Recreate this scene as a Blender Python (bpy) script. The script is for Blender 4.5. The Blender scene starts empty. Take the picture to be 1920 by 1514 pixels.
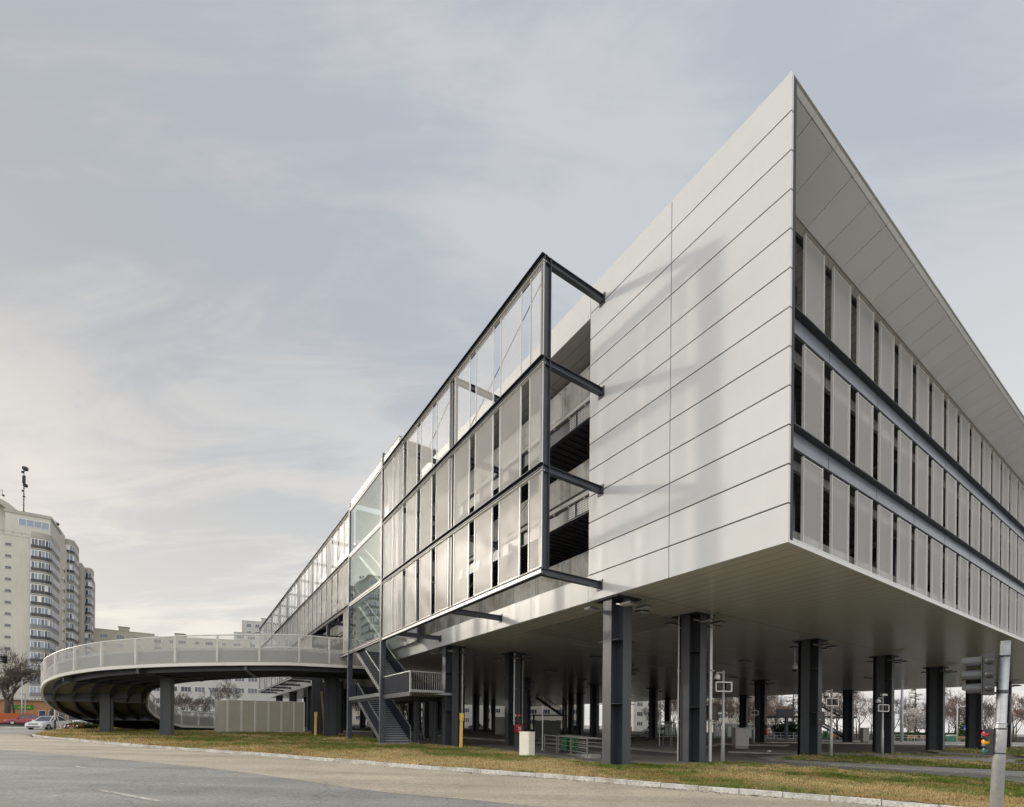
import bpy, math, random
import numpy as np
from mathutils import Vector, noise
R = math.radians
scene = bpy.context.scene
col = scene.collection

# ---------------------------------------------------------------- camera
EYE = 1.6
cd = bpy.data.cameras.new("camera")
cam = bpy.data.objects.new("camera", cd); col.objects.link(cam)
cam.location = (0, 0, EYE)
cam.rotation_euler = (R(90), -0.009, 0)
cd.sensor_width = 36; cd.lens = 907 / 1920 * 36
cd.shift_y = (1360.07 - 757) / 1920
cd.clip_start = 0.1; cd.clip_end = 9000
scene.camera = cam
scene.render.resolution_x = 1024; scene.render.resolution_y = 807

# ---------------------------------------------------------------- light
LIGHT = Vector((5.237, -2.563, -1.93)).normalized()      # way the sunlight travels
SUN = -LIGHT
sd = bpy.data.lights.new("sun", 'SUN'); sd.energy = 1.4; sd.angle = R(2.2); sd.color = (1.0, 0.91, 0.79)
so = bpy.data.objects.new("sun", sd); col.objects.link(so)
so.rotation_euler = LIGHT.to_track_quat('-Z', 'Y').to_euler(); so.location = (-40, 20, 60)

world = bpy.data.worlds.new("World"); scene.world = world; world.use_nodes = True
def sky():
    nt = world.node_tree; N = nt.nodes; L = nt.links; N.clear()
    def mth(op, a, b=None, clamp=False):
        n = N.new('ShaderNodeMath'); n.operation = op; n.use_clamp = clamp
        for i, v in enumerate((a, b)):
            if v is None: continue
            if isinstance(v, (int, float)): n.inputs[i].default_value = v
            else: L.new(v, n.inputs[i])
        return n.outputs[0]
    def mix(f, a, b, blend='MIX'):
        n = N.new('ShaderNodeMix'); n.data_type = 'RGBA'; n.blend_type = blend; n.clamp_factor = True
        for k, v in ((0, f), (6, a), (7, b)):
            if isinstance(v, (int, float)): n.inputs[k].default_value = v
            elif isinstance(v, tuple): n.inputs[k].default_value = (*v, 1)
            else: L.new(v, n.inputs[k])
        return n.outputs[2]
    def ss(v, a, b):
        n = N.new('ShaderNodeMapRange'); n.interpolation_type = 'SMOOTHSTEP'
        L.new(v, n.inputs[0]); n.inputs[1].default_value = a; n.inputs[2].default_value = b
        return n.outputs[0]
    st = N.new('ShaderNodeTexSky'); st.sky_type = 'NISHITA'; st.sun_disc = False
    st.sun_elevation = math.asin(SUN.z); st.sun_rotation = math.atan2(SUN.x, SUN.y)
    st.dust_density = 2.5; st.air_density = 1.0; st.ozone_density = 1.5
    tc = N.new('ShaderNodeTexCoord')
    nm = N.new('ShaderNodeVectorMath'); nm.operation = 'NORMALIZE'; L.new(tc.outputs['Generated'], nm.inputs[0])
    D = nm.outputs[0]
    sx = N.new('ShaderNodeSeparateXYZ'); L.new(D, sx.inputs[0])
    z = mth('MAXIMUM', sx.outputs[2], 0.0)
    dt = N.new('ShaderNodeVectorMath'); dt.operation = 'DOT_PRODUCT'; L.new(D, dt.inputs[0]); dt.inputs[1].default_value = SUN
    ds = mth('MAXIMUM', dt.outputs['Value'], 0.0)
    # cloud sheet: the direction cast on a flat layer overhead
    inv = mth('DIVIDE', 1.0, mth('ADD', z, 0.22))
    sc = N.new('ShaderNodeVectorMath'); sc.operation = 'SCALE'; L.new(D, sc.inputs[0]); L.new(inv, sc.inputs['Scale'])
    mp = N.new('ShaderNodeMapping'); L.new(sc.outputs[0], mp.inputs[0])
    mp.inputs['Rotation'].default_value = (0, 0, R(28)); mp.inputs['Scale'].default_value = (0.75, 2.1, 1.0)
    def fbm(scale, detail, rough, dist, off):
        m2 = N.new('ShaderNodeMapping'); L.new(mp.outputs[0], m2.inputs[0]); m2.inputs['Location'].default_value = off
        n = N.new('ShaderNodeTexNoise'); L.new(m2.outputs[0], n.inputs['Vector'])
        n.inputs['Scale'].default_value = scale; n.inputs['Detail'].default_value = detail
        n.inputs['Roughness'].default_value = rough; n.inputs['Distortion'].default_value = dist
        return n.outputs[0]
    c1 = fbm(0.9, 7, 0.58, 0.5, (3.1, 1.7, 0)); c2 = fbm(2.6, 8, 0.62, 0.8, (7.3, 4.2, 0))
    cl = mth('ADD', mth('MULTIPLY', c1, 0.6), mth('MULTIPLY', c2, 0.4))
    cover = ss(mth('ADD', cl, mth('MULTIPLY', sx.outputs[0], 0.07)), 0.43, 0.58)
    low = ss(z, 0.68, 0.12)                                  # 1 at the horizon
    blue = mix(low, (5.0, 5.45, 6.05), (7.4, 7.4, 7.3))
    white = mix(low, (6.2, 6.45, 6.8), (9.0, 8.75, 8.3))
    veil = mix(cover, blue, white)
    side = mth('POWER', ds, 3.0)
    veil = mix(mth('MULTIPLY', side, 0.85), veil, mix(mth('POWER', low, 1.5), mix(cover, (4.5, 4.6, 4.85), (5.7, 5.5, 5.35)), mix(cover, (7.2, 6.8, 6.25), (9.2, 8.4, 7.4))))
    allsky = mix(0.94, st.outputs[0], veil)
    # thin cloud glow round hidden sun, raised as fill; unseen brightness added behind camera
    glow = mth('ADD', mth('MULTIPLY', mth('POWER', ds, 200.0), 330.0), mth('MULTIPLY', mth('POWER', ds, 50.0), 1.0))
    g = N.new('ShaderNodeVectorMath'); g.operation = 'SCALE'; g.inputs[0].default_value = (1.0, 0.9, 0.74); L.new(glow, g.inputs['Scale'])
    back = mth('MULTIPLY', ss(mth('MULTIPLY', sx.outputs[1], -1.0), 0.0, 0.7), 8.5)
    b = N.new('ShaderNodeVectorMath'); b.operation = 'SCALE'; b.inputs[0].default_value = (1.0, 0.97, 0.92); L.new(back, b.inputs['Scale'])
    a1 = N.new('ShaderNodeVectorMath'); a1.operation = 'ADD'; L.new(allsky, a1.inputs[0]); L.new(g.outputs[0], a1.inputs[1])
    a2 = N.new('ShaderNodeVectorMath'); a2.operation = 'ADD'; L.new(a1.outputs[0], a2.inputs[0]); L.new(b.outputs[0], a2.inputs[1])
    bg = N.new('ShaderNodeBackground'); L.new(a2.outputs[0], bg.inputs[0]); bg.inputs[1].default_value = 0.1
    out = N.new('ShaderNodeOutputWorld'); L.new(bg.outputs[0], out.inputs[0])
sky()
world.cycles.sampling_method = 'MANUAL'; world.cycles.sample_map_resolution = 1024
vs = scene.view_settings
scene.display_settings.display_device = 'sRGB'
vs.view_transform = 'Standard'; vs.look = 'None'; vs.exposure = 0.0; vs.gamma = 1.0; vs.use_curve_mapping = False
cy = scene.cycles
cy.max_bounces = 8; cy.diffuse_bounces = 4; cy.glossy_bounces = 4; cy.transmission_bounces = 6; cy.transparent_max_bounces = 24
cy.use_denoising = True; cy.sample_clamp_indirect = 6.0; cy.caustics_reflective = False; cy.caustics_refractive = False

# ---------------------------------------------------------------- frames of reference
TH = 0.589
C0 = Vector((7.677, 13.537))
UD = Vector((-math.sin(TH), math.cos(TH)))     # along the long side, away
VD = Vector((math.cos(TH), math.sin(TH)))      # along the short side, to the right
GX, GY = 0.012, 0.0033                          # the site slopes gently
def gz(x, y): return -GX * x + GY * y
def S(s, t, z=0.0):
    p = C0 + UD * s + VD * t
    return Vector((p.x, p.y, z))
def gzs(s, t): p = S(s, t); return gz(p.x, p.y)
def ray(px, py):
    dx, dy = px - 960.0, py - 1360.07; c, s = math.cos(.009), math.sin(.009)
    return Vector(((c * dx + s * dy) / 907.0, 1.0, -(-s * dx + c * dy) / 907.0))
def gp(px, py, off=0.0):
    """ground point seen at a photo pixel"""
    r = ray(px, py); k = (off - EYE) / (r.z + GX * r.x - GY * r.y)
    return Vector((r.x * k, r.y * k, gz(r.x * k, r.y * k) + off))
def at(px, depth, off=0.0):
    """ground point at a given distance in front, on a photo column"""
    r = ray(px, 1340); return Vector((r.x * depth, depth, gz(r.x * depth, depth) + off))

# ---------------------------------------------------------------- materials
def mat(name, base, rough=0.6, metal=0.0, var=0.0, vscale=1.0, vdetail=5, bump=0.0, bscale=20.0, spec=0.5,
        alpha=1.0, tint=None, stretch=(1, 1, 1), rvar=0.0, coat=0.0, stain=None, sscale=0.6, island=0.0, streak=0.0):
    m = bpy.data.materials.new(name); m.use_nodes = True
    nt = m.node_tree; N = nt.nodes; L = nt.links
    p = N['Principled BSDF']; p.inputs['Roughness'].default_value = rough; p.inputs['Metallic'].default_value = metal
    p.inputs['Specular IOR Level'].default_value = spec; p.inputs['Coat Weight'].default_value = coat
    p.inputs['Base Color'].default_value = (*base, 1)
    tc = N.new('ShaderNodeTexCoord'); mp = N.new('ShaderNodeMapping'); L.new(tc.outputs['Object'], mp.inputs[0])
    mp.inputs['Scale'].default_value = stretch
    if var:
        n = N.new('ShaderNodeTexNoise'); L.new(mp.outputs[0], n.inputs['Vector'])
        n.inputs['Scale'].default_value = vscale; n.inputs['Detail'].default_value = vdetail; n.inputs['Roughness'].default_value = 0.6
        r = N.new('ShaderNodeValToRGB'); L.new(n.outputs[0], r.inputs[0])
        t = tint or base
        r.color_ramp.elements[0].position = 0.3; r.color_ramp.elements[1].position = 0.7
        r.color_ramp.elements[0].color = (*[c * (1 - var) for c in base], 1)
        r.color_ramp.elements[1].color = (*[min(1, c * (1 + var)) for c in t], 1)
        out = r.outputs[0]
        if stain:
            n2 = N.new('ShaderNodeTexNoise'); L.new(mp.outputs[0], n2.inputs['Vector'])
            n2.inputs['Scale'].default_value = sscale; n2.inputs['Detail'].default_value = 6; n2.inputs['Distortion'].default_value = 0.6
            r2 = N.new('ShaderNodeMapRange'); L.new(n2.outputs[0], r2.inputs[0]); r2.inputs[1].default_value = 0.5; r2.inputs[2].default_value = 0.68
            mx = N.new('ShaderNodeMix'); mx.data_type = 'RGBA'; L.new(r2.outputs[0], mx.inputs[0]); L.new(out, mx.inputs[6]); mx.inputs[7].default_value = (*stain, 1)
            out = mx.outputs[2]
        if streak:      # rain streaks: noise drawn out along the vertical
            m3 = N.new('ShaderNodeMapping'); L.new(tc.outputs['Object'], m3.inputs[0]); m3.inputs['Scale'].default_value = (3.5, 3.5, 0.12)
            n3 = N.new('ShaderNodeTexNoise'); L.new(m3.outputs[0], n3.inputs['Vector']); n3.inputs['Scale'].default_value = 1.6; n3.inputs['Detail'].default_value = 5
            r3 = N.new('ShaderNodeMapRange'); L.new(n3.outputs[0], r3.inputs[0]); r3.inputs[1].default_value = 0.5; r3.inputs[2].default_value = 0.75; r3.inputs[3].default_value = 1.0; r3.inputs[4].default_value = 1.0 - streak
            v3 = N.new('ShaderNodeVectorMath'); v3.operation = 'SCALE'; L.new(out, v3.inputs[0]); L.new(r3.outputs[0], v3.inputs['Scale']); out = v3.outputs[0]
        if island:
            ge = N.new('ShaderNodeNewGeometry'); r4 = N.new('ShaderNodeMapRange'); L.new(ge.outputs['Random Per Island'], r4.inputs[0]); r4.inputs[3].default_value = 1 - island; r4.inputs[4].default_value = 1 + island
            v4 = N.new('ShaderNodeVectorMath'); v4.operation = 'SCALE'; L.new(out, v4.inputs[0]); L.new(r4.outputs[0], v4.inputs['Scale']); out = v4.outputs[0]
        L.new(out, p.inputs['Base Color'])
        if rvar:
            mr = N.new('ShaderNodeMapRange'); L.new(n.outputs[0], mr.inputs[0]); mr.inputs[3].default_value = max(0.02, rough - rvar); mr.inputs[4].default_value = rough + rvar
            L.new(mr.outputs[0], p.inputs['Roughness'])
    if bump:
        b = N.new('ShaderNodeTexNoise'); L.new(mp.outputs[0], b.inputs['Vector']); b.inputs['Scale'].default_value = bscale; b.inputs['Detail'].default_value = 4
        bn = N.new('ShaderNodeBump'); bn.inputs['Strength'].default_value = bump; bn.inputs['Distance'].default_value = 0.02
        L.new(b.outputs[0], bn.inputs['Height']); L.new(bn.outputs[0], p.inputs['Normal'])
    if alpha < 1:
        tr = N.new('ShaderNodeBsdfTransparent'); ms = N.new('ShaderNodeMixShader'); ms.inputs[0].default_value = alpha
        L.new(tr.outputs[0], ms.inputs[1]); L.new(p.outputs[0], ms.inputs[2])
        L.new(ms.outputs[0], N['Material Output'].inputs[0])
    return m

M = {}
M['white'] = mat("white composite cladding", (0.64, 0.645, 0.64), 0.32, var=0.03, vscale=0.35, rvar=0.09, island=0.022, streak=0.018, bump=0.06, bscale=0.5)
M['fascia'] = mat("white fascia cladding", (0.66, 0.655, 0.64), 0.38, var=0.03, vscale=0.5, rvar=0.05, island=0.03, streak=0.03)
M['joint'] = mat("dark panel joint", (0.05, 0.05, 0.05), 0.8)
M['soffit'] = None
M['steel'] = mat("blue grey painted steel", (0.052, 0.058, 0.074), 0.42, var=0.18, vscale=1.2, rvar=0.08, bump=0.05, bscale=8, spec=0.6)
M['steel_dark'] = mat("dark painted steel", (0.035, 0.038, 0.047), 0.45, var=0.15, vscale=1.5)
M['steel_band'] = mat("glossy painted spandrel steel", (0.20, 0.215, 0.255), 0.25, var=0.12, vscale=0.5, spec=0.8, bump=0.12, bscale=0.9)
M['column'] = mat("painted steel column", (0.052, 0.057, 0.069), 0.46, var=0.16, vscale=2.0, rvar=0.1, bump=0.06, bscale=10, spec=0.6, stretch=(1, 1, 0.35))
M['shade_toned'] = mat("taupe eave trim", (0.22, 0.205, 0.175), 0.6)  # the trim's shade is put into its brown colour
M['barrier_top'] = mat("light grey barrier top", (0.34, 0.345, 0.35), 0.5)
M['galv'] = mat("galvanised steel", (0.48, 0.49, 0.50), 0.42, metal=0.65, var=0.14, vscale=9, rvar=0.1)
M['galv_pale'] = mat("pale galvanised pole", (0.52, 0.54, 0.55), 0.5, metal=0.3, var=0.14, vscale=9, rvar=0.1)  # paler, less metallic version for poles and fences
M['concrete'] = mat("precast concrete", (0.33, 0.325, 0.30), 0.85, var=0.22, vscale=0.9, bump=0.25, bscale=14, stain=(0.19, 0.175, 0.145), sscale=0.8, island=0.14, streak=0.4)
M['slab'] = mat("concrete slab edge", (0.40, 0.39, 0.365), 0.85, var=0.12, vscale=0.8, bump=0.1)
M['deck'] = mat("dark metal deck", (0.10, 0.10, 0.105), 0.6, metal=0.2)
M['frame_light'] = mat("pale aluminium trim", (0.72, 0.71, 0.68), 0.35, metal=0.1)
M['rod'] = mat("bracing rod steel", (0.25, 0.255, 0.26), 0.4, metal=0.6)
M['black'] = mat("black plastic", (0.018, 0.018, 0.019), 0.5)
M['grey_dark'] = mat("dark grey plastic", (0.045, 0.046, 0.05), 0.45)
M['guard'] = mat("dark stair guard sheet", (0.036, 0.039, 0.048), 0.8, var=0.1, spec=0.04)
M['rail_grey'] = mat("grey railing paint", (0.21, 0.21, 0.205), 0.5)
M['riser'] = mat("stair riser darkened for shade", (0.11, 0.115, 0.125), 0.6)  # riser shade put into the colour, darker than the treads
M['visor'] = mat("grey signal visor", (0.075, 0.08, 0.088), 0.4)
M['tread'] = mat("galvanised stair tread", (0.42, 0.44, 0.47), 0.55, metal=0.2, var=0.12, vscale=3)
M['stair_white'] = mat("pale stair steel", (0.62, 0.62, 0.60), 0.5)
M['red'] = mat("red fire cabinet paint", (0.42, 0.022, 0.028), 0.35, var=0.1, vscale=3)
M['yellow'] = mat("yellow marker plastic", (0.86, 0.54, 0.11), 0.45, var=0.08, vscale=4)
M['green_bin'] = mat("green bin plastic", (0.014, 0.115, 0.026), 0.55)
M['cream'] = mat("cream painted cabinet", (0.74, 0.72, 0.64), 0.5, var=0.05, vscale=2)
M['grey_box'] = mat("grey cabinet paint", (0.42, 0.42, 0.40), 0.5, var=0.06, vscale=2)
M['wood'] = mat("weathered timber", (0.36, 0.30, 0.21), 0.8, var=0.2, vscale=4, stretch=(1, 1, 0.2))
M['bench_wood'] = mat("bench timber", (0.40, 0.20, 0.11), 0.65, var=0.2, vscale=6)
M['ramp_white'] = mat("white painted ramp steel", (0.70, 0.68, 0.63), 0.4, var=0.06, vscale=0.6)
M['ramp_under'] = mat("ramp soffit concrete", (0.25, 0.24, 0.205), 0.75, var=0.2, vscale=0.8, bump=0.1)
M['barrier'] = mat("grey steel barrier", (0.20, 0.205, 0.215), 0.5, var=0.06, vscale=0.8)
M['glass_dark'] = mat("dark window glass", (0.055, 0.07, 0.095), 0.08, spec=0.8)
M['glass_blue'] = mat("window glass with sky tint", (0.20, 0.255, 0.33), 0.06, spec=0.9)  # sky reflection put into the pane colour
M['tower_wall'] = mat("cream render", (0.58, 0.553, 0.485), 0.85, var=0.07, vscale=0.25, stretch=(1, 1, 0.35), bump=0.1, streak=0.15)
M['tower_grey'] = mat("grey render", (0.42, 0.40, 0.355), 0.85, var=0.08, vscale=0.3)
M['block_wall'] = mat("beige render", (0.50, 0.465, 0.385), 0.85, var=0.07, vscale=0.2)
M['block_grey'] = mat("pale grey render", (0.52, 0.51, 0.48), 0.85, var=0.06, vscale=0.3)
M['upvc'] = mat("white window frame", (0.78, 0.78, 0.77), 0.4)
M['roof_dark'] = mat("dark roofing", (0.10, 0.10, 0.10), 0.8, var=0.1)
M['brick'] = mat("terracotta render", (0.42, 0.22, 0.11), 0.8, var=0.12, vscale=0.6)
M['orange'] = mat("orange painted fence", (0.50, 0.12, 0.03), 0.6, var=0.1, vscale=2)
M['sign_green'] = mat("green shop sign", (0.05, 0.19, 0.02), 0.5)
M['sign_lime'] = mat("lime lettering", (0.45, 0.55, 0.06), 0.5)
M['bark'] = mat("grey brown bark", (0.075, 0.062, 0.05), 0.9, var=0.3, vscale=6, bump=0.4, bscale=12)
M['twig'] = mat("bare twigs", (0.13, 0.10, 0.08), 0.9, var=0.25, vscale=1.5)
M['twig_pink'] = mat("reddish bare twigs", (0.22, 0.15, 0.12), 0.9, var=0.25, vscale=1.5)
M['blossom'] = mat("white blossom", (0.74, 0.70, 0.68), 0.7, var=0.1, vscale=3)
M['conifer'] = mat("conifer needles", (0.045, 0.06, 0.025), 0.75, var=0.45, vscale=2.2, tint=(0.10, 0.105, 0.045))
M['hedge'] = mat("clipped hedge leaves", (0.04, 0.075, 0.014), 0.7, var=0.4, vscale=3)
M['shrub'] = mat("young shrub leaves", (0.10, 0.12, 0.03), 0.75, var=0.4, vscale=3)
M['tyre'] = mat("tyre rubber", (0.02, 0.02, 0.02), 0.8)
M['rim'] = mat("alloy wheel", (0.5, 0.5, 0.52), 0.35, metal=0.8)
M['car_white'] = mat("white car paint", (0.80, 0.80, 0.80), 0.25, coat=0.6)
M['car_red'] = mat("dark red car paint", (0.33, 0.014, 0.028), 0.25, coat=0.6)
M['car_silver'] = mat("silver car paint", (0.55, 0.55, 0.56), 0.3, metal=0.5, coat=0.5)
M['car_dark'] = mat("dark blue car paint", (0.04, 0.045, 0.07), 0.3, coat=0.5)
M['chrome'] = mat("chrome trim", (0.7, 0.7, 0.7), 0.15, metal=1.0)
M['lamp_lens'] = mat("clear headlight lens", (0.75, 0.77, 0.8), 0.1, spec=0.8)
M['lens_red'] = mat("red signal lens", (0.55, 0.05, 0.06), 0.25, spec=0.6)
M['lens_amber'] = mat("amber signal lens", (0.95, 0.42, 0.02), 0.25, spec=0.6)
M['lens_green'] = mat("dark green signal lens", (0.05, 0.17, 0.17), 0.2, spec=0.6)
M['sign_blue'] = mat("blue road sign", (0.02, 0.08, 0.36), 0.45)
M['sign_white'] = mat("white sign face", (0.8, 0.8, 0.8), 0.45)
M['sign_red'] = mat("red road sign", (0.55, 0.03, 0.03), 0.45)
M['kiosk_green'] = mat("green market stall paint", (0.03, 0.16, 0.09), 0.5)
M['kiosk_white'] = mat("translucent stall panel", (0.62, 0.66, 0.63), 0.5)

def mesh_mat(name, base, cover, wave=0.0, wscale=0.9, rough=0.42, metal=0.0):
    """perforated metal sheet: holes let part of the light through"""
    m = bpy.data.materials.new(name); m.use_nodes = True
    nt = m.node_tree; N = nt.nodes; L = nt.links; p = N['Principled BSDF']
    p.inputs['Base Color'].default_value = (*base, 1); p.inputs['Roughness'].default_value = rough; p.inputs['Metallic'].default_value = metal; p.inputs['Specular IOR Level'].default_value = 0.3
    tc = N.new('ShaderNodeTexCoord')
    tr = N.new('ShaderNodeBsdfTransparent'); ms = N.new('ShaderNodeMixShader'); ms.inputs[0].default_value = cover
    L.new(tr.outputs[0], ms.inputs[1]); L.new(p.outputs[0], ms.inputs[2]); L.new(ms.outputs[0], N['Material Output'].inputs[0])
    oi = N.new('ShaderNodeObjectInfo')
    ad = N.new('ShaderNodeVectorMath'); ad.operation = 'ADD'; L.new(tc.outputs['Object'], ad.inputs[0])
    cb = N.new('ShaderNodeCombineXYZ')
    mu = N.new('ShaderNodeMath'); mu.operation = 'MULTIPLY'; mu.inputs[1].default_value = 37.0; L.new(oi.outputs['Random'], mu.inputs[0])
    L.new(mu.outputs[0], cb.inputs[0]); L.new(mu.outputs[0], cb.inputs[1]); L.new(cb.outputs[0], ad.inputs[1])
    if wave:
        b = N.new('ShaderNodeTexNoise'); L.new(ad.outputs[0], b.inputs['Vector']); b.inputs['Scale'].default_value = wscale; b.inputs['Detail'].default_value = 1.5
        bn = N.new('ShaderNodeBump'); bn.inputs['Strength'].default_value = wave; bn.inputs['Distance'].default_value = 0.12
        L.new(b.outputs[0], bn.inputs['Height']); L.new(bn.outputs[0], p.inputs['Normal'])
    return m
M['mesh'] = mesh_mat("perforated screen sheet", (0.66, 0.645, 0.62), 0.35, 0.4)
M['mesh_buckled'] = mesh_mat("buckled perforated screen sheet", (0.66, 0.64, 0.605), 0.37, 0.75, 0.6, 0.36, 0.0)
M['mesh_end'] = mesh_mat("screen sheet darkened for shade", (0.58, 0.575, 0.56), 0.52, 0.2)  # same sheet, its colour toned down for the shaded short side
M['mesh_ramp'] = mesh_mat("perforated ramp parapet", (0.68, 0.66, 0.62), 0.36, 0.2)

def glass_mat():
    m = bpy.data.materials.new("clear facade glass"); m.use_nodes = True
    nt = m.node_tree; N = nt.nodes; L = nt.links
    g = N.new('ShaderNodeBsdfGlossy'); g.inputs['Roughness'].default_value = 0.01; g.inputs['Color'].default_value = (0.95, 1.0, 0.98, 1)
    t = N.new('ShaderNodeBsdfTransparent'); t.inputs['Color'].default_value = (0.90, 0.94, 0.92, 1)
    ge = N.new('ShaderNodeNewGeometry'); dp = N.new('ShaderNodeVectorMath'); dp.operation = 'DOT_PRODUCT'; L.new(ge.outputs['Normal'], dp.inputs[0]); L.new(ge.outputs['Incoming'], dp.inputs[1])
    def mm(op, x, y=0.0):
        n = N.new('ShaderNodeMath'); n.operation = op
        for i, v in enumerate((x, y)):
            if isinstance(v, float): n.inputs[i].default_value = v
            else: L.new(v, n.inputs[i])
        return n.outputs[0]
    fr = mm('ADD', mm('MULTIPLY', mm('POWER', mm('SUBTRACT', 1.0, mm('ABSOLUTE', dp.outputs['Value'])), 4.0), 0.85), 0.10)
    tc = N.new('ShaderNodeTexCoord'); b = N.new('ShaderNodeTexNoise'); L.new(tc.outputs['Object'], b.inputs['Vector']); b.inputs['Scale'].default_value = 0.6
    bn = N.new('ShaderNodeBump'); bn.inputs['Strength'].default_value = 0.03; bn.inputs['Distance'].default_value = 0.05
    L.new(b.outputs[0], bn.inputs['Height']); L.new(bn.outputs[0], g.inputs['Normal'])
    x = N.new('ShaderNodeMixShader'); L.new(fr, x.inputs[0]); L.new(t.outputs[0], x.inputs[1]); L.new(g.outputs[0], x.inputs[2])
    L.new(x.outputs[0], N['Material Output'].inputs[0]); return m
M['glass'] = glass_mat()

def soffit_mat(name, base, period, axis, rough, bstr):
    m = bpy.data.materials.new(name); m.use_nodes = True
    nt = m.node_tree; N = nt.nodes; L = nt.links; p = N['Principled BSDF']
    p.inputs['Roughness'].default_value = rough; p.inputs['Specular IOR Level'].default_value = 0.55
    tc = N.new('ShaderNodeTexCoord'); sp = N.new('ShaderNodeSeparateXYZ'); L.new(tc.outputs['Object'], sp.inputs[0])
    def line(ax, per, w):
        d = N.new('ShaderNodeMath'); d.operation = 'DIVIDE'; L.new(sp.outputs[ax], d.inputs[0]); d.inputs[1].default_value = per
        f = N.new('ShaderNodeMath'); f.operation = 'FRACT'; L.new(d.outputs[0], f.inputs[0])
        c = N.new('ShaderNodeMath'); c.operation = 'LESS_THAN'; L.new(f.outputs[0], c.inputs[0]); c.inputs[1].default_value = w
        return c.outputs[0]
    a = line(axis, period, 0.05) if period < 20 else line(1 - axis, 6.2, 0.008); b = line(1 - axis, 6.2, 0.008)
    mx = N.new('ShaderNodeMath'); mx.operation = 'MAXIMUM'; L.new(a, mx.inputs[0]); L.new(b, mx.inputs[1])
    n = N.new('ShaderNodeTexNoise'); L.new(tc.outputs['Object'], n.inputs['Vector']); n.inputs['Scale'].default_value = 0.25; n.inputs['Detail'].default_value = 4
    r = N.new('ShaderNodeValToRGB'); L.new(n.outputs[0], r.inputs[0])
    r.color_ramp.elements[0].color = (*[c * 0.93 for c in base], 1); r.color_ramp.elements[1].color = (*[c * 1.07 for c in base], 1)
    mc = N.new('ShaderNodeMix'); mc.data_type = 'RGBA'; L.new(mx.outputs[0], mc.inputs[0]); L.new(r.outputs[0], mc.inputs[6]); mc.inputs[7].default_value = (*[c * 0.45 for c in base], 1)
    L.new(mc.outputs[2], p.inputs['Base Color'])
    w = N.new('ShaderNodeTexNoise'); mp = N.new('ShaderNodeMapping'); L.new(tc.outputs['Object'], mp.inputs[0])
    mp.inputs['Scale'].default_value = (2.4, 0.5, 1) if axis == 0 else (0.5, 2.4, 1)
    L.new(mp.outputs[0], w.inputs['Vector']); w.inputs['Scale'].default_value = 0.9; w.inputs['Detail'].default_value = 2
    bn = N.new('ShaderNodeBump'); bn.inputs['Strength'].default_value = bstr; bn.inputs['Distance'].default_value = 0.05
    L.new(w.outputs[0], bn.inputs['Height']); L.new(bn.outputs[0], p.inputs['Normal'])
    return m
M['soffit'] = soffit_mat("soffit boards", (0.72, 0.70, 0.655), 0.6, 0, 0.22, 0.3)
M['eave'] = soffit_mat("eave soffit panels", (0.85, 0.85, 0.84), 50.0, 0, 0.4, 0.02)

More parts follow.
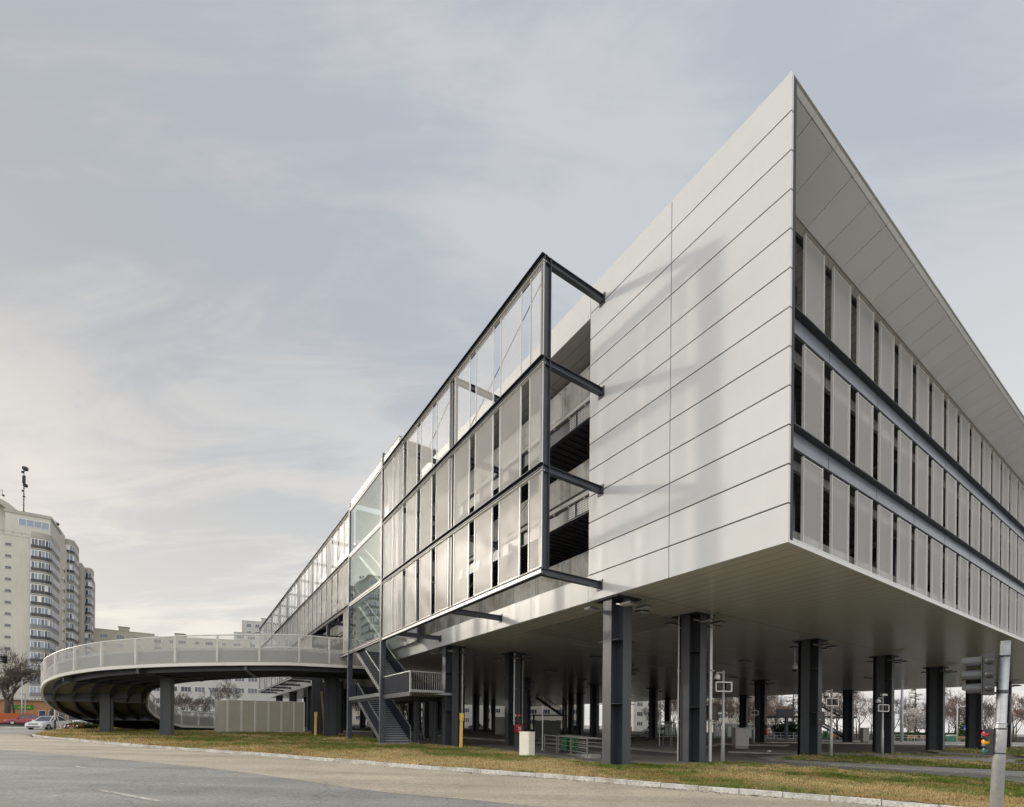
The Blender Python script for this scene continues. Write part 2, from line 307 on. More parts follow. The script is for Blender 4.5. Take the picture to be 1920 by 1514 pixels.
def ground_mat(name, c1, c2, scale, fine, bump, c3=None, s3=0.15, rough=0.9, crack=0.0):
    m = bpy.data.materials.new(name); m.use_nodes = True
    nt = m.node_tree; N = nt.nodes; L = nt.links; p = N['Principled BSDF']; p.inputs['Roughness'].default_value = rough
    p.inputs['Specular IOR Level'].default_value = 0.3
    tc = N.new('ShaderNodeTexCoord')
    def nz(sc, det):
        n = N.new('ShaderNodeTexNoise'); L.new(tc.outputs['Object'], n.inputs['Vector']); n.inputs['Scale'].default_value = sc; n.inputs['Detail'].default_value = det; return n.outputs[0]
    a = nz(scale, 6); f = nz(fine, 3)
    r = N.new('ShaderNodeValToRGB'); L.new(a, r.inputs[0])
    r.color_ramp.elements[0].position = 0.32; r.color_ramp.elements[1].position = 0.68
    r.color_ramp.elements[0].color = (*c1, 1); r.color_ramp.elements[1].color = (*c2, 1)
    out = r.outputs[0]
    if c3:
        b = nz(s3, 5); mr = N.new('ShaderNodeMapRange'); L.new(b, mr.inputs[0]); mr.inputs[1].default_value = 0.46; mr.inputs[2].default_value = 0.66
        mx = N.new('ShaderNodeMix'); mx.data_type = 'RGBA'; L.new(mr.outputs[0], mx.inputs[0]); L.new(out, mx.inputs[6]); mx.inputs[7].default_value = (*c3, 1); out = mx.outputs[2]
    if crack:       # repaired strips, worn wheel paths and hairline cracks
        vo = N.new('ShaderNodeTexVoronoi'); vo.feature = 'DISTANCE_TO_EDGE'; vo.inputs['Scale'].default_value = 0.16
        dn = N.new('ShaderNodeTexNoise'); L.new(tc.outputs['Object'], dn.inputs['Vector']); dn.inputs['Scale'].default_value = 0.9; dn.inputs['Detail'].default_value = 5
        vm0 = N.new('ShaderNodeVectorMath'); vm0.operation = 'MULTIPLY_ADD'; L.new(dn.outputs['Color'], vm0.inputs[0]); vm0.inputs[1].default_value = (1.8, 1.8, 0); L.new(tc.outputs['Object'], vm0.inputs[2])
        L.new(vm0.outputs[0], vo.inputs['Vector'])
        cr = N.new('ShaderNodeMapRange'); L.new(vo.outputs['Distance'], cr.inputs[0]); cr.inputs[1].default_value = 0.0; cr.inputs[2].default_value = 0.006; cr.inputs[3].default_value = 1 - 0.5 * crack; cr.inputs[4].default_value = 1.0
        v0 = N.new('ShaderNodeVectorMath'); v0.operation = 'SCALE'; L.new(out, v0.inputs[0]); L.new(cr.outputs[0], v0.inputs['Scale']); out = v0.outputs[0]
        mp5 = N.new('ShaderNodeMapping'); L.new(tc.outputs['Object'], mp5.inputs[0]); mp5.inputs['Rotation'].default_value = (0, 0, R(29)); mp5.inputs['Scale'].default_value = (0.05, 0.75, 1)
        n5 = N.new('ShaderNodeTexNoise'); L.new(mp5.outputs[0], n5.inputs['Vector']); n5.inputs['Scale'].default_value = 1.0; n5.inputs['Detail'].default_value = 4
        r5 = N.new('ShaderNodeMapRange'); L.new(n5.outputs[0], r5.inputs[0]); r5.inputs[1].default_value = 0.42; r5.inputs[2].default_value = 0.62; r5.inputs[3].default_value = 0.86; r5.inputs[4].default_value = 1.06
        v5 = N.new('ShaderNodeVectorMath'); v5.operation = 'SCALE'; L.new(out, v5.inputs[0]); L.new(r5.outputs[0], v5.inputs['Scale']); out = v5.outputs[0]
    mr2 = N.new('ShaderNodeMapRange'); L.new(f, mr2.inputs[0]); mr2.inputs[1].default_value = 0.3; mr2.inputs[2].default_value = 0.7; mr2.inputs[3].default_value = 0.74; mr2.inputs[4].default_value = 1.26
    vm = N.new('ShaderNodeVectorMath'); vm.operation = 'SCALE'; L.new(out, vm.inputs[0]); L.new(mr2.outputs[0], vm.inputs['Scale'])
    L.new(vm.outputs[0], p.inputs['Base Color'])
    bn = N.new('ShaderNodeBump'); bn.inputs['Strength'].default_value = bump; bn.inputs['Distance'].default_value = 0.02
    L.new(f, bn.inputs['Height']); L.new(bn.outputs[0], p.inputs['Normal'])
    return m
M['asphalt'] = ground_mat("worn asphalt", (0.235, 0.23, 0.22), (0.31, 0.302, 0.288), 0.5, 16.0, 0.5, (0.35, 0.335, 0.31), 0.14, crack=.55)
M['shoulder'] = ground_mat("sandy chip sealed lane", (0.42, 0.365, 0.29), (0.53, 0.465, 0.37), 0.6, 15.0, 0.45, (0.39, 0.345, 0.28), 0.3, crack=.3)
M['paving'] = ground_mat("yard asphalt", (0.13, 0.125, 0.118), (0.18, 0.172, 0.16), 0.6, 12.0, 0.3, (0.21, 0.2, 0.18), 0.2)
M['kerb'] = ground_mat("concrete kerb", (0.60, 0.585, 0.55), (0.74, 0.72, 0.675), 2.0, 18.0, 0.3, (0.45, 0.42, 0.37), 1.2)
M['path'] = ground_mat("concrete path", (0.26, 0.25, 0.23), (0.34, 0.325, 0.30), 0.8, 14.0, 0.2)
M['paint'] = ground_mat("worn road paint", (0.42, 0.39, 0.32), (0.62, 0.60, 0.55), 3.0, 20.0, 0.2, (0.25, 0.23, 0.19), 4.0)
def grass_mat(name, k):
    m = bpy.data.materials.new(name); m.use_nodes = True
    nt = m.node_tree; N = nt.nodes; L = nt.links; p = N['Principled BSDF']; p.inputs['Roughness'].default_value = 0.75
    p.inputs['Specular IOR Level'].default_value = 0.25
    at_ = N.new('ShaderNodeVertexColor'); at_.layer_name = "tone"
    L.new(at_.outputs[0], p.inputs['Base Color'])
    if k:
        tl = N.new('ShaderNodeBsdfTranslucent'); L.new(at_.outputs[0], tl.inputs[0])
        ms = N.new('ShaderNodeMixShader'); ms.inputs[0].default_value = 0.35
        L.new(p.outputs[0], ms.inputs[1]); L.new(tl.outputs[0], ms.inputs[2]); L.new(ms.outputs[0], N['Material Output'].inputs[0])
    return m
M['grass'] = grass_mat("grass blades", 1); M['turf'] = grass_mat("turf soil", 0)

# ---------------------------------------------------------------- mesh helpers
OFF = {}
class MB:
    def __init__(s): s.v = []; s.f = []; s.m = []
    def poly(s, pts, m=0):
        b = len(s.v); s.v += [tuple(p) for p in pts]; s.f.append(tuple(range(b, b + len(pts)))); s.m.append(m)
    def faces(s, pts, fs, m=0):
        b = len(s.v); s.v += [tuple(p) for p in pts]
        for f in fs: s.f.append(tuple(b + i for i in f)); s.m.append(m)
    def hexa(s, p, m=0):      # 4 bottom (ccw) + 4 top
        s.faces(p, [(3, 2, 1, 0), (4, 5, 6, 7), (0, 1, 5, 4), (1, 2, 6, 5), (2, 3, 7, 6), (3, 0, 4, 7)], m)
    def box(s, x0, x1, y0, y1, z0, z1, m=0):
        s.hexa([(x0, y0, z0), (x1, y0, z0), (x1, y1, z0), (x0, y1, z0), (x0, y0, z1), (x1, y0, z1), (x1, y1, z1), (x0, y1, z1)], m)
    def bar(s, a, b, w, h=None, m=0, up=(0, 0, 1)):
        a = Vector(a); b = Vector(b); d = (b - a).normalized(); h = h or w; u = Vector(up)
        if abs(d.dot(u)) > .98: u = Vector((1, 0, 0))
        x = d.cross(u).normalized() * (w / 2); y = x.cross(d).normalized() * (h / 2)
        s.hexa([a - x - y, a + x - y, b + x - y, b - x - y, a - x + y, a + x + y, b + x + y, b - x + y], m)
    def tube(s, path, r, n=8, m=0, cap=True):
        path = [Vector(p) for p in path]; k = len(path)
        rr = r if isinstance(r, (list, tuple)) else [r] * k
        b = len(s.v); px = None
        for i, p in enumerate(path):
            d = (path[min(i + 1, k - 1)] - path[max(i - 1, 0)]).normalized()
            if px is None:
                px = d.cross(Vector((0, 0, 1)))
                if px.length < .05: px = d.cross(Vector((1, 0, 0)))
            px = (px - d * px.dot(d)).normalized(); py = d.cross(px)
            for j in range(n):
                t = 2 * math.pi * j / n; s.v.append(tuple(p + (px * math.cos(t) + py * math.sin(t)) * rr[i]))
        for i in range(k - 1):
            for j in range(n):
                a = b + i * n + j; c = b + i * n + (j + 1) % n
                s.f.append((a, c, c + n, a + n)); s.m.append(m)
        if cap:
            s.f.append(tuple(b + j for j in range(n))[::-1]); s.m.append(m)
            s.f.append(tuple(b + (k - 1) * n + j for j in range(n))); s.m.append(m)
    def prism(s, pts, vec, m=0):
        vec = Vector(vec); n = len(pts); p = [Vector(q) for q in pts]
        s.faces(p + [q + vec for q in p], [tuple(range(n))[::-1], tuple(range(n, 2 * n))] + [(i, (i + 1) % n, n + (i + 1) % n, n + i) for i in range(n)], m)
    def sphere(s, c, r, m=0, n=10, k=6, sz=1.0):
        c = Vector(c); b = len(s.v)
        for i in range(k + 1):
            ph = math.pi * i / k
            for j in range(n):
                t = 2 * math.pi * j / n; s.v.append((c.x + r * math.sin(ph) * math.cos(t), c.y + r * math.sin(ph) * math.sin(t), c.z + r * sz * math.cos(ph)))
        for i in range(k):
            for j in range(n):
                a = b + i * n + j; e = b + i * n + (j + 1) % n; s.f.append((a, a + n, e + n, e)); s.m.append(m)
    def build(s, name, mats, parent=None, off=None, loc=None, smooth=False, bevel=0):
        """off: what to subtract from the vertices; loc: where the object sits in its parent"""
        if off is None: off = OFF.get(parent.name, (0, 0, 0)) if parent else (0, 0, 0)
        ox, oy, oz = off
        me = bpy.data.meshes.new(name)
        me.from_pydata([(a - ox, b - oy, c - oz) for a, b, c in s.v], [], s.f)
        if not isinstance(mats, (list, tuple)): mats = [mats]
        for mm in mats: me.materials.append(M[mm] if isinstance(mm, str) else mm)
        if len(mats) > 1: me.polygons.foreach_set('material_index', s.m)
        if smooth: me.polygons.foreach_set('use_smooth', [True] * len(s.f))
        me.validate(); me.update()
        o = bpy.data.objects.new(name, me); col.objects.link(o)
        if parent: o.parent = parent; OFF[o.name] = tuple(off)
        if loc is not None: o.location = loc
        elif parent is None: o.location = off
        if bevel:
            b = o.modifiers.new('bevel', 'BEVEL'); b.width = bevel; b.segments = 2; b.limit_method = 'ANGLE'
        return o
def tag(o, label=None, cat=None, group=None, kind=None):
    if label: o['label'] = label
    if cat: o['category'] = cat
    if group: o['group'] = group
    if kind: o['kind'] = kind
    return o
def thing(name, label, cat, loc, rz=0.0, group=None, off=None):
    o = bpy.data.objects.new(name, None); col.objects.link(o); o.location = loc; o.rotation_euler = (0, 0, rz)
    o.empty_display_size = 0.3
    tag(o, label, cat, group); OFF[o.name] = tuple(off) if off is not None else (0, 0, 0)
    return o
def sthing(name, label, cat, s, t, z=0.0, group=None):
    """a thing whose parts are written in (t, s, z): x along the short side, y along the long side"""
    return thing(name, label, cat, S(s, t, z), TH, group, off=(t, s, z))
def copy_tree(o, parent=None, loc=None):
    c = o.copy(); col.objects.link(c); OFF[c.name] = OFF.get(o.name, (0, 0, 0))
    if parent is not None: c.parent = parent
    if loc is not None: c.location = loc
    for ch in list(o.children): copy_tree(ch, c)
    return c
def struct(o, kind='structure'): o['kind'] = kind; return o
# ================================================================ ground, roads, kerbs
def flat(name, pts, m, off, kind='structure'):
    b = MB(); b.poly([(p[0], p[1], gz(p[0], p[1]) + off) for p in pts])
    o = b.build(name, m); o['kind'] = kind
    me = o.data
    if me.polygons and me.polygons[0].normal.z < 0: me.flip_normals()
    return o
flat("ground", [(-4000, -600), (4000, -600), (4000, 5000), (-4000, 5000)], 'asphalt', -0.12)
KERB = [gp(*q) for q in [(62, 1378), (85, 1381), (120, 1384), (200, 1391.7), (300, 1400), (390, 1406), (480, 1412), (640, 1424.5), (800, 1437),
                         (920, 1445.2), (1050, 1454), (1220, 1468), (1400, 1482), (1600, 1497), (1750, 1510)]]
KERB = [Vector((p.x, p.y)) for p in KERB]
d_ = (KERB[-1] - KERB[-2]).normalized()
KERB += [KERB[-1] + d_ * 3, KERB[-1] + d_ * 7 + Vector((1.2, .6)), KERB[-1] + d_ * 14 + Vector((5, 3)), Vector((46, -6))]
tip = [Vector((p.x, p.y)) for p in (gp(160, 1364.6), gp(110, 1368), (gp(80, 1371)), gp(66, 1375))]
def smooth_line(P, n=4):
    out = []
    for i in range(len(P) - 1):
        a = P[max(i - 1, 0)]; b = P[i]; c = P[i + 1]; d = P[min(i + 2, len(P) - 1)]
        for k in range(n):
            t = k / n
            out.append(0.5 * ((2 * b) + (c - a) * t + (2 * a - 5 * b + 4 * c - d) * t * t + (3 * b - a - 3 * c + d) * t ** 3))
    return out + [P[-1]]
FRONT = smooth_line(tip + KERB, 4)
site = FRONT + [Vector(q) for q in ((95, -8), (130, 40), (70, 150), (-30, 175), (-75, 118))]
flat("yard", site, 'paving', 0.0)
def kerb_run(name, pts, w=0.16, top=0.012, bot=-0.16, stone=1.0, gap=0.012, side=1):
    b = MB(); L = [0.0]
    for i in range(len(pts) - 1): L.append(L[-1] + (pts[i + 1] - pts[i]).length)
    def pos(d):
        for i in range(len(pts) - 1):
            if d <= L[i + 1] or i == len(pts) - 2:
                t = (d - L[i]) / max(1e-6, L[i + 1] - L[i]); return pts[i].lerp(pts[i + 1], t)
    d = 0.0; rnd = random.Random(5)
    while d + stone < L[-1]:
        a = pos(d + gap / 2); c = pos(d + stone - gap / 2); n = Vector((-(c - a).y, (c - a).x)).normalized() * w * side
        h = top + rnd.uniform(-.008, .008); j = n * rnd.uniform(-.08, .08)
        q = [a + j, c + j, c + j + n, a + j + n]
        if side < 0: q = q[::-1]
        b.hexa([(p.x, p.y, gz(p.x, p.y) + bot) for p in q] + [(p.x, p.y, gz(p.x, p.y) + h) for p in q])
        d += stone
    return struct(b.build(name, 'kerb', bevel=0.012))
kerb_run("kerb", FRONT, stone=1.0)
# sandy lane along the kerb, asphalt beyond
inner = [Vector((p.x, p.y)) for p in (gp(-60, 1403, -.12), gp(60, 1410, -.12), gp(182, 1421, -.12), gp(365, 1438, -.12), gp(510, 1456, -.12), gp(700, 1483.5, -.12), gp(882, 1500, -.12), gp(1000, 1512, -.12))]
inner += [inner[-1] + Vector((2.6, -1.2)), inner[-1] + Vector((9, -4.5)), Vector((44, -14))]
inner = smooth_line(inner, 4)
lane = FRONT[14:] + inner[::-1] + [Vector((-60, 37)), Vector((-40, 39))]
flat("sandy_lane", lane, 'shoulder', -0.116)
def dash(name, a, b, w):
    p = gp(*a, -.12); q = gp(*b, -.12); p = Vector((p.x, p.y)); q = Vector((q.x, q.y)); n = Vector((-(q - p).y, (q - p).x)).normalized() * w / 2
    return flat(name, [p - n, q - n, q + n, p + n], 'paint', -0.112)
dash("lane_marking", (119, 1409), (170, 1413.3), 0.13); dash("lane_marking", (176, 1480), (298, 1503), 0.13); dash("lane_marking", (140, 1437), (163, 1441), 0.1)
# far left verge with its kerb
vg = [gp(*q) for q in [(-260, 1360.5), (60, 1363.5), (190, 1364), (200, 1357), (60, 1353.5), (-260, 1350)]]
flat("verge", [(p.x, p.y) for p in vg], 'turf', -0.02)
kerb_run("kerb", [Vector((p.x, p.y)) for p in (gp(-200, 1361.2), gp(60, 1363.7), gp(180, 1364.2))], stone=2.0)
# raised bus platforms and kerbed strips under the building
def slab(name, px, m, top, thick=0.2):
    P = [gp(*q) for q in px]; b = MB()
    b.prism([(p.x, p.y, gz(p.x, p.y) + top - thick) for p in P], (0, 0, thick)); o = b.build(name, m, bevel=0.01); o['kind'] = 'structure'; return o
slab("platform", [(700, 1377), (800, 1380), (952, 1391), (1180, 1406), (1272, 1414), (1345, 1399), (1180, 1388), (980, 1377), (820, 1370)], 'path', 0.15)
slab("platform", [(1245, 1392), (1340, 1397), (1470, 1400), (1480, 1398.5), (1400, 1392), (1260, 1387)], 'path', 0.14)
slab("platform", [(1365, 1412), (1420, 1413.5), (1500, 1416), (1900, 1430), (1905, 1426.5), (1500, 1412), (1420, 1409)], 'path', 0.10)
slab("platform", [(1735, 1410.5), (1760, 1413.5), (2100, 1430), (2100, 1414), (1880, 1400), (1770, 1404)], 'path', 0.12)
# ================================================================ grass
def inside(P, poly):
    x, y = P[:, 0], P[:, 1]; c = np.zeros(len(P), bool); n = len(poly)
    for i in range(n):
        x1, y1 = poly[i]; x2, y2 = poly[(i + 1) % n]
        m = ((y1 > y) != (y2 > y)) & (x < (x2 - x1) * (y - y1) / ((y2 - y1) or 1e-9) + x1); c ^= m
    return c
def dist_line(P, line):
    best = np.full(len(P), 1e9)
    for i in range(len(line) - 1):
        a = np.array(line[i]); d = np.array(line[i + 1]) - a; t = np.clip(((P - a) @ d) / (d @ d), 0, 1)
        best = np.minimum(best, np.hypot(*(P - (a + t[:, None] * d)).T))
    return best
def off_line(line, w):
    out = []
    for i, p in enumerate(line):
        d = (line[min(i + 1, len(line) - 1)] - line[max(i - 1, 0)]).normalized(); out.append(p + Vector((-d.y, d.x)) * w)
    return out
front_in = off_line(FRONT, 0.19)
g2 = lambda *q: tuple(gp(*q)[:2])
lawnA = [tuple(p) for p in front_in if p.x < 12] + [g2(1900, 1466), g2(1740, 1453.5), g2(1560, 1442), g2(1470, 1436), g2(1400, 1430.5), g2(1330, 1431.5), g2(1232, 1434.5), g2(1150, 1432), g2(1120, 1430), g2(1050, 1424),
         g2(1000, 1416), g2(950, 1408.5), g2(905, 1402), g2(865, 1399), g2(800, 1396.5), g2(760, 1394), g2(715, 1389), g2(690, 1382.5), g2(668, 1377.8), g2(640, 1376), tuple(S(40.5, 1.0)[:2]), tuple(S(60, 1.0)[:2]), tuple(S(60, -14)[:2]), (-44, 66), (-52, 66)]
lawnB = [g2(1460, 1426), g2(1560, 1431), g2(1740, 1440), g2(1920, 1449), g2(2250, 1468), g2(2250, 1451), g2(1920, 1436.5), g2(1740, 1425.5), g2(1600, 1418.5), g2(1500, 1418)]
lawnC = [g2(1560, 1413.5), g2(1740, 1420.5), g2(1920, 1430), g2(2250, 1446), g2(2250, 1440), g2(1920, 1425), g2(1740, 1415.5), g2(1620, 1411)]
lawnD = [g2(1768, 1412.8), g2(1920, 1421.5), g2(2100, 1429), g2(2100, 1415), g2(1900, 1402), g2(1776, 1404.5)]
slab("kerbed_bed", [(1420, 1423), (1440, 1426.3), (1560, 1436), (1740, 1446), (1920, 1457), (2250, 1477), (2250, 1450.5), (1920, 1436), (1740, 1425), (1600, 1418), (1480, 1417)], 'path', 0.06, 0.3)
def tone(P, near):
    """colour of the grass itself: dry straw by the kerb, greener away from the road"""
    n1 = np.array([noise.noise((x * .28, y * .28, 1.3)) for x, y in P]); n2 = np.array([noise.noise((x * 1.1, y * 1.1, 7.7)) for x, y in P])
    n3 = np.array([noise.noise((x * 5, y * 5, 3.1)) for x, y in P])
    d = dist_line(P, [tuple(p) for p in FRONT])
    away = np.clip((d - near) / 3.5, 0, 1)
    g = np.clip(0.06 + 0.54 * away + n1 * 1.0 + n2 * 0.95 + n3 * 0.4, 0, 1)[:, None]
    br = np.clip(0.35 + n1 * 0.8 - n2 * 0.6 + (P[:, 0] < -9) * 0.25, 0, 1)[:, None]
    straw = np.array([.56, .45, .235]); brown = np.array([.40, .275, .12]); green = np.array([.16, .215, .04])
    return (straw * (1 - br) + brown * br) * (1 - g) + green * g
def lawn(name, poly, off, cell, near, density, rnd, hmin=.03, hmax=.068):
    poly = np.array([tuple(p)[:2] for p in poly]); lo = poly.min(0); hi = poly.max(0)
    nx, ny = [int(v) + 1 for v in (hi - lo) / cell]
    gx = lo[0] + np.arange(nx + 1) * cell; gy = lo[1] + np.arange(ny + 1) * cell
    X, Y = np.meshgrid(gx, gy, indexing='ij'); P = np.stack([X.ravel(), Y.ravel()], 1)
    cx, cyy = np.meshgrid(gx[:-1] + cell / 2, gy[:-1] + cell / 2, indexing='ij')
    ok = inside(np.stack([cx.ravel(), cyy.ravel()], 1), poly)
    I, J = np.divmod(np.nonzero(ok)[0], ny); a = I * (ny + 1) + J
    F = np.stack([a, a + ny + 1, a + ny + 2, a + 1], 1); used = np.unique(F); remap = np.zeros(len(P), int); remap[used] = np.arange(len(used)); F = remap[F]; P = P[used]
    bumpz = np.array([noise.noise((x * .9, y * .9, 2.)) for x, y in P]) * .022
    me = bpy.data.meshes.new(name); V = np.column_stack([P, -GX * P[:, 0] + GY * P[:, 1] + off + bumpz])
    me.from_pydata(V.tolist(), [], F.tolist()); ca = me.color_attributes.new("tone", 'FLOAT_COLOR', 'POINT')
    T = tone(P, near) * 0.62; ca.data.foreach_set('color', np.column_stack([T, np.ones(len(T))]).astype(np.float32).ravel())
    me.materials.append(M['turf']); me.polygons.foreach_set('use_smooth', [True] * len(F)); o = bpy.data.objects.new(name, me); col.objects.link(o); o['kind'] = 'structure'
    # blades
    area = len(F) * cell * cell; n = int(area * density)
    k = rnd.integers(0, len(F), n); base = P[F[k, 0]] + rnd.random((n, 2)) * cell
    keep = rnd.random(n) < np.clip((17.0 / np.maximum(np.hypot(*base.T), 9)) ** 1.6, 0, 1); base = base[keep]; n = len(base)
    sc = np.clip(np.hypot(*base.T) / 17, .8, 2.2)
    h = rnd.uniform(hmin, hmax, n) * (0.75 + .35 * sc); w = rnd.uniform(.008, .016, n) * sc * 1.3; an = rnd.uniform(0, 6.283, n); le = rnd.uniform(.2, .9, n) * h; la = rnd.uniform(0, 6.283, n)
    tuft = np.array([noise.noise((x * 1.7, y * 1.7, 11.0)) for x, y in base]); h = h * (1 + np.clip((tuft - .12) * 3.0, -.35, .7))
    z = -GX * base[:, 0] + GY * base[:, 1] + off - .005
    dx, dy = np.cos(an) * w, np.sin(an) * w
    V = np.empty((n, 3, 3)); V[:, 0] = np.column_stack([base[:, 0] - dx, base[:, 1] - dy, z]); V[:, 1] = np.column_stack([base[:, 0] + dx, base[:, 1] + dy, z])
    V[:, 2] = np.column_stack([base[:, 0] + np.cos(la) * le, base[:, 1] + np.sin(la) * le, z + h])
    T = tone(base, near) * rnd.uniform(.45, 1.6, n)[:, None]; T = np.clip(T, 0, .85)
    me = bpy.data.meshes.new("grass"); me.vertices.add(3 * n); me.vertices.foreach_set('co', V.astype(np.float32).ravel())
    me.loops.add(3 * n); me.loops.foreach_set('vertex_index', np.arange(3 * n, dtype=np.int32)); me.polygons.add(n)
    me.polygons.foreach_set('loop_start', np.arange(0, 3 * n, 3, dtype=np.int32)); me.polygons.foreach_set('loop_total', np.full(n, 3, np.int32))
    ca = me.color_attributes.new("tone", 'FLOAT_COLOR', 'POINT'); ca.data.foreach_set('color', np.column_stack([np.repeat(T, 3, 0), np.ones(3 * n)]).astype(np.float32).ravel())
    me.materials.append(M['grass']); me.update(); me.validate()
    g = bpy.data.objects.new("grass", me); col.objects.link(g); g['kind'] = 'stuff'
rng = np.random.default_rng(3)
lawn("lawn_soil", lawnA, 0.008, 0.25, 2.4, 900, rng)
lawn("lawn_soil", lawnB, 0.075, 0.25, -2.0, 420, rng)
lawn("lawn_soil", lawnC, 0.012, 0.3, -6.0, 260, rng)
lawn("lawn_soil", lawnD, 0.135, 0.3, -6.0, 200, rng)

# leaf litter and grit swept against the kerb
rr = random.Random(12); b = MB()
for _ in range(2600):
    i = rr.randrange(len(FRONT) - 1); a, c = FRONT[i], FRONT[i + 1]
    if a.x > 11: continue
    d = (c - a).normalized(); n = Vector((d.y, -d.x)); q = a.lerp(c, rr.random()) + n * abs(rr.gauss(0, .16)) + n * .02
    if noise.noise((q.x * .8, q.y * .8, 4.0)) < -.02 and rr.random() < .85: continue
    z = gz(q.x, q.y) - .112; s = rr.uniform(.012, .04); an = rr.uniform(0, 6.28); u = Vector((math.cos(an), math.sin(an))) * s; w = Vector((-u.y, u.x)) * rr.uniform(.4, .9)
    b.poly([(q.x - u.x, q.y - u.y, z), (q.x + w.x, q.y + w.y, z + rr.uniform(0, .02)), (q.x + u.x, q.y + u.y, z + rr.uniform(0, .02)), (q.x - w.x, q.y - w.y, z)])
M['litter'] = mat("dry leaf litter", (0.16, 0.10, 0.055), 0.9, var=0.5, vscale=6)
b.build("leaf_litter", 'litter')['kind'] = 'stuff'
# ================================================================ the parking garage
ZB, ZT = 6.80, 19.99            # underside and roof edge of the building
SL, TL = 104.0, 65.0            # its length and width
FL = (7.48, 11.35, 15.34, 19.12)
garage = sthing("parking_garage", "huge white clad parking garage raised above the yard on dark steel columns", "parking garage", 0, 0)
G = garage
# white end wall: rows of cladding cassettes with open joints over a dark backing
b = MB(); rows = 12; rh = (ZT - 0.0 - ZB) / rows
for i in range(rows):
    z0 = ZB + i * rh; z1 = z0 + rh
    for s0, s1 in ((0.0, 4.05), (4.05, 8.16)):
        b.box(0.0, 0.10, s0 + (0.016 if s0 else 0.0), s1 - 0.016, z0 + (0.024 if i else 0), z1 - (0.024 if i < rows - 1 else 0), 0)
b.box(0.062, 0.30, 0.02, 8.10, ZB + 0.03, ZT - 0.03, 1)
b.build("wall_cladding", ['white', 'joint'], G, bevel=0)
# roof edge over the long side, and the lower edge band
b = MB(); s = 8.16
while s < SL:
    e = min(s + 4.1, SL); b.box(0.0, 0.12, s + 0.012, e - 0.012, 18.72, ZT, 0); s = e
b.box(0.05, 1.6, 8.12, SL, 18.735, ZT - 0.03, 1)
b.build("roof_fascia", ['fascia', 'soffit'], G)
b = MB(); s = 8.16
while s < SL:
    e = min(s + 4.1, SL); b.box(0.0, 0.10, s + 0.01, e - 0.01, ZB - .002, 7.86, 0); s = e
b.box(0.05, 0.3, 8.12, SL, ZB + .02, 7.83, 1)
b.build("edge_fascia", ['fascia', 'joint'], G)
# eave over the short side: a bright roof edge, a narrow canted strip and the broad sloping soffit
b = MB(); b.box(0.12, TL, 0.0, 0.2, ZT - 0.035, ZT + 0.005, 0); b.build("roof_edge", 'white', G)
b = MB(); t = 0.13; k = 0
while t < TL:
    e = min(t + 1.372, TL); a0 = t + (0.035 if k else 0)
    b.hexa([(a0, .145, 19.865), (e, .145, 19.865), (e, .16, 19.865), (a0, .16, 19.865), (a0, .004, ZT - .04), (e, .004, ZT - .04), (e, .16, ZT - .04), (a0, .16, ZT - .04)], 0)
    if k: b.hexa([(t, .145, 19.862), (t + .034, .145, 19.862), (t + .034, .16, 19.862), (t, .16, 19.862), (t, .003, ZT - .041), (t + .034, .003, ZT - .041), (t + .034, .16, ZT - .041), (t, .16, ZT - .041)], 1)
    t = e; k += 1
b.build("eave_fascia", ['eave', 'white'], G)
b = MB(); t = 0.12; k = 0
while t < TL:
    e = min(t + 1.372, TL)
    b.hexa([(t + .026, 0.17, 19.86), (e, 0.17, 19.86), (e, 1.60, 19.40), (t + .026, 1.60, 19.40), (t + .026, 0.18, 19.93), (e, 0.18, 19.93), (e, 1.60, 19.93), (t + .026, 1.60, 19.93)], 0)
    b.hexa([(t + .026, 1.62, 19.40), (e, 1.62, 19.40), (e, 1.74, 19.16), (t + .026, 1.74, 19.16), (t + .026, 1.62, 19.5), (e, 1.62, 19.5), (e, 1.76, 19.5), (t + .026, 1.76, 19.5)], 2); t = e
b.hexa([(.12, .165, 19.89), (TL, .165, 19.89), (TL, 1.7, 19.45), (.12, 1.7, 19.45), (.12, .17, 19.94), (TL, .17, 19.94), (TL, 1.7, 19.94), (.12, 1.7, 19.94)], 1); b.box(.12, TL, 1.765, 1.9, 19.1, 19.6, 1)
b.build("eave_soffit", ['eave', 'joint', 'shade_toned'], G)
# bottom: soffit and its thin white edge strip
b = MB(); b.box(0.11, TL, 0.06, SL, ZB + 0.004, ZB + 0.16, 0); b.build("soffit", 'soffit', G)
b = MB(); b.box(0.10, TL, 0.0, 0.055, ZB - 0.002, ZB + 0.085, 0); b.box(0.1, TL, .055, 1.75, ZB + .165, ZB + .21, 0); b.build("edge_strip", 'fascia', G)
b = MB()
for i in range(36):
    for j in range(36):
        t0 = 1.6 + i * 0.145; s0 = 7.9 + j * 0.2
        b.box(t0, t0 + 0.09, s0, s0 + 0.13, ZB - 0.012, ZB - 0.003, 0)
b.box(1.6, 6.8, 7.9, 15.1, ZB - .002, ZB + .0035, 1); b.build("perforated_ceiling", ['soffit', 'joint'], G)
# floors, roof
for z in (7.40, 11.45, 15.43):
    b = MB(); b.box(0.32, TL, 2.3, SL, z, z + 0.30, 0); b.build("floor_slab", 'slab', G)
b = MB(); b.box(0.3, TL, 1.9, SL, 19.3, 19.9, 0); b.build("roof", 'soffit', G)
